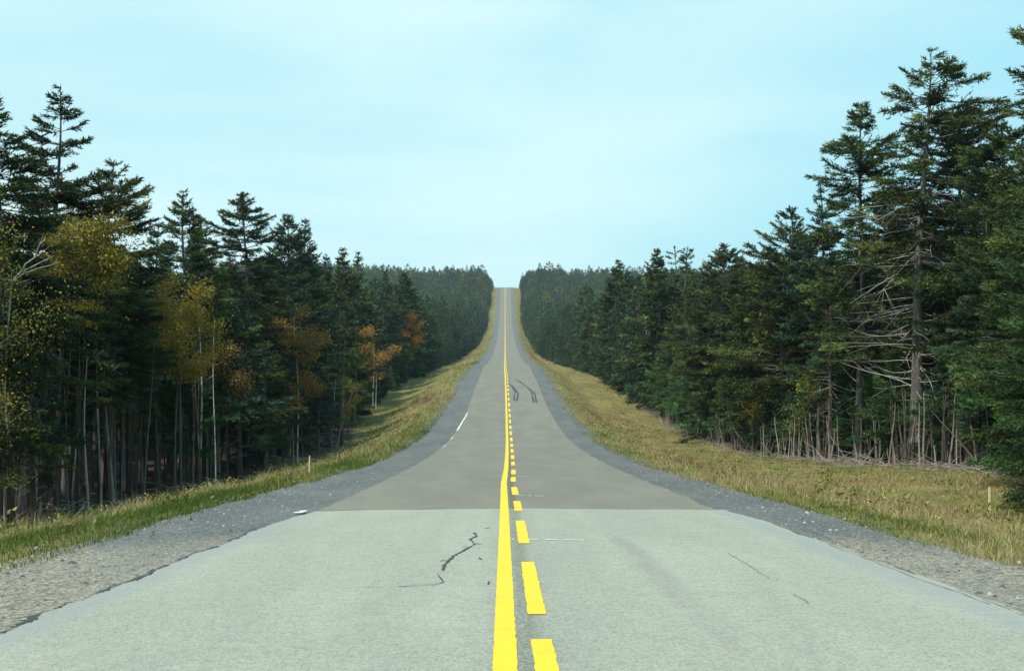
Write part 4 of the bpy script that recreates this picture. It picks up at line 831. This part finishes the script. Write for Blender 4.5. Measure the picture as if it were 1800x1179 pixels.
def forest_points():
    rng = np.random.default_rng(77); X = []; D = []; K = []; Hh = []
    def scatter(d0, d1, off0, off1, dens, side, kinds, h0, h1):
        n = int((d1 - d0) * (off1 - off0) * dens); d = rng.uniform(d0, d1, n); e = (edge_left if side < 0 else edge_right)(d); a = e + off0 + rng.uniform(0, 1, n) * (off1 - off0)
        X.append(a * side); D.append(d); K.append(rng.choice(kinds, n)); Hh.append(rng.uniform(h0, h1, n) * np.exp(rng.normal(0, .13, n)) * np.where(d > 250, .62 + .38 * sm((a - e - .3) / 7), 1))
    for s in (-1, 1):
        scatter(0, 28, 1.2, 30, .075, s, [0, 1, 2], 9, 14)
        scatter(28, 95, 9.0, 45, .09, s, [7] if s < 0 else [0, 7], 10, 14)
        scatter(95, 140, 4.6, 45, .10, s, [0, 1, 2], 10, 14)
        scatter(138, 400, .4, 12, .16, s, [0, 1, 1, 2], 9, 14.5)
        scatter(140, 400, 12, 60, .07, s, [1, 2, 3], 10, 14)
        scatter(400, 640, .3, 25, .15, s, [1, 2, 3, 4, 5], 8, 13.5)
        scatter(400, 640, 25, 150 if s < 0 else 210, .05, s, [3, 4, 5, 4, 3, 5, 4, 3, 5, 4, 6], 9, 13)
        scatter(640, 870, .3, 30, .14, s, [1, 3, 4, 5, 4, 1, 5, 6], 8, 13.5)
        scatter(640, 960, 30, 190 if s < 0 else 300, .05, s, [3, 4, 5, 4, 3, 5, 4, 3, 5, 4, 6], 9, 13)
        scatter(870, 960, .3, 30, .10, s, [3, 4], 8, 12)
        scatter(138, 640, -.6, .8, .28, s, [1, 4], 2, 5)                       # brush and saplings at the foot
    X = np.concatenate(X); D = np.concatenate(D); K = np.concatenate(K); H = np.concatenate(Hh); Z = zg(X, D)
    px = 888 + X / np.maximum(D, 5) * F; ys = np.where(X < 0, np.interp(px, *SKY_L), np.interp(px, *SKY_R)); hm = (589.5 - ys) / F * D + CAM_H - Z
    near = (D < 330) & (D > 24); H = np.where(near, np.minimum(H, hm - .3), H); keep = H > 2.0
    return X[keep], D[keep], Z[keep], K[keep], H[keep], rng
X, D, Z, K, H, rng = forest_points()
me = bpy.data.meshes.new('forest'); me.vertices.add(len(X)); me.vertices.foreach_set('co', np.stack([X, D, Z], -1).astype(np.float32).ravel())
for nm, ty, val in (('pick', 'INT', K), ('turn', 'FLOAT', rng.uniform(0, 6.28, len(X))), ('size', 'FLOAT', H / 13.0)):
    a = me.attributes.new(nm, ty, 'POINT'); a.data.foreach_set('value', np.asarray(val, np.int32 if ty == 'INT' else np.float32))
for k in ('bark', 'spruce', 'spruce_blue', 'spruce_olive', 'fir', 'olive_leaf'): me.materials.append(M[k])
fo = mesh_obj('forest', me); tag(fo, 'dense spruce forest covering both sides of the road up to the far ridge', 'forest', kind='stuff')
ng = bpy.data.node_groups.new('forest_scatter', 'GeometryNodeTree')
ng.interface.new_socket('Geometry', in_out='INPUT', socket_type='NodeSocketGeometry'); ng.interface.new_socket('Geometry', in_out='OUTPUT', socket_type='NodeSocketGeometry')
gi = ng.nodes.new('NodeGroupInput'); go = ng.nodes.new('NodeGroupOutput'); jn = ng.nodes.new('GeometryNodeJoinGeometry')
def named(nm, ty):
    q = ng.nodes.new('GeometryNodeInputNamedAttribute'); q.data_type = ty; q.inputs['Name'].default_value = nm; return q.outputs['Attribute']
pk, tn, sz = named('pick', 'INT'), named('turn', 'FLOAT'), named('size', 'FLOAT')
cx = ng.nodes.new('ShaderNodeCombineXYZ'); ng.links.new(tn, cx.inputs['Z']); e2r = ng.nodes.new('FunctionNodeEulerToRotation'); ng.links.new(cx.outputs[0], e2r.inputs[0])
for k, o in enumerate(protos):
    cmpn = ng.nodes.new('FunctionNodeCompare'); cmpn.data_type = 'INT'; cmpn.operation = 'EQUAL'; ng.links.new(pk, cmpn.inputs[2]); cmpn.inputs[3].default_value = k
    oi = ng.nodes.new('GeometryNodeObjectInfo'); oi.inputs['Object'].default_value = o; oi.inputs['As Instance'].default_value = False
    ip = ng.nodes.new('GeometryNodeInstanceOnPoints'); ng.links.new(gi.outputs[0], ip.inputs['Points']); ng.links.new(cmpn.outputs[0], ip.inputs['Selection']); ng.links.new(oi.outputs['Geometry'], ip.inputs['Instance'])
    ng.links.new(e2r.outputs[0], ip.inputs['Rotation']); ng.links.new(sz, ip.inputs['Scale']); ng.links.new(ip.outputs[0], jn.inputs[0])
ng.links.new(jn.outputs[0], go.inputs[0])
fo.modifiers.new('scatter', 'NODES').node_group = ng

# ------------------------------------------------------------------ haze: pale air that fades the far slope
hz_d = .00013
V = [(x, y, z) for z in (-12.0, 62.0) for x, y in ((-520, -130), (620, -130), (620, 1150), (-520, 1150))]
V[:4] = [(x, y, -14.0) for x, y, _ in V[:4]]
me = bpy.data.meshes.new('haze'); me.from_pydata(V, [], [(0, 3, 2, 1), (4, 5, 6, 7), (0, 1, 5, 4), (1, 2, 6, 5), (2, 3, 7, 6), (3, 0, 4, 7)])
m = bpy.data.materials.new('haze'); m.use_nodes = True; nt = m.node_tree; nt.nodes.clear(); o_ = N(nt, 'ShaderNodeOutputMaterial'); pv = N(nt, 'ShaderNodeVolumePrincipled', Density=hz_d, Color=(.60, .82, .96, 1)); nt.links.new(pv.outputs[0], o_.inputs['Volume'])
me.materials.append(m); tag(mesh_obj('haze', me), 'thin pale blue haze over the far forest', 'haze', kind='stuff')
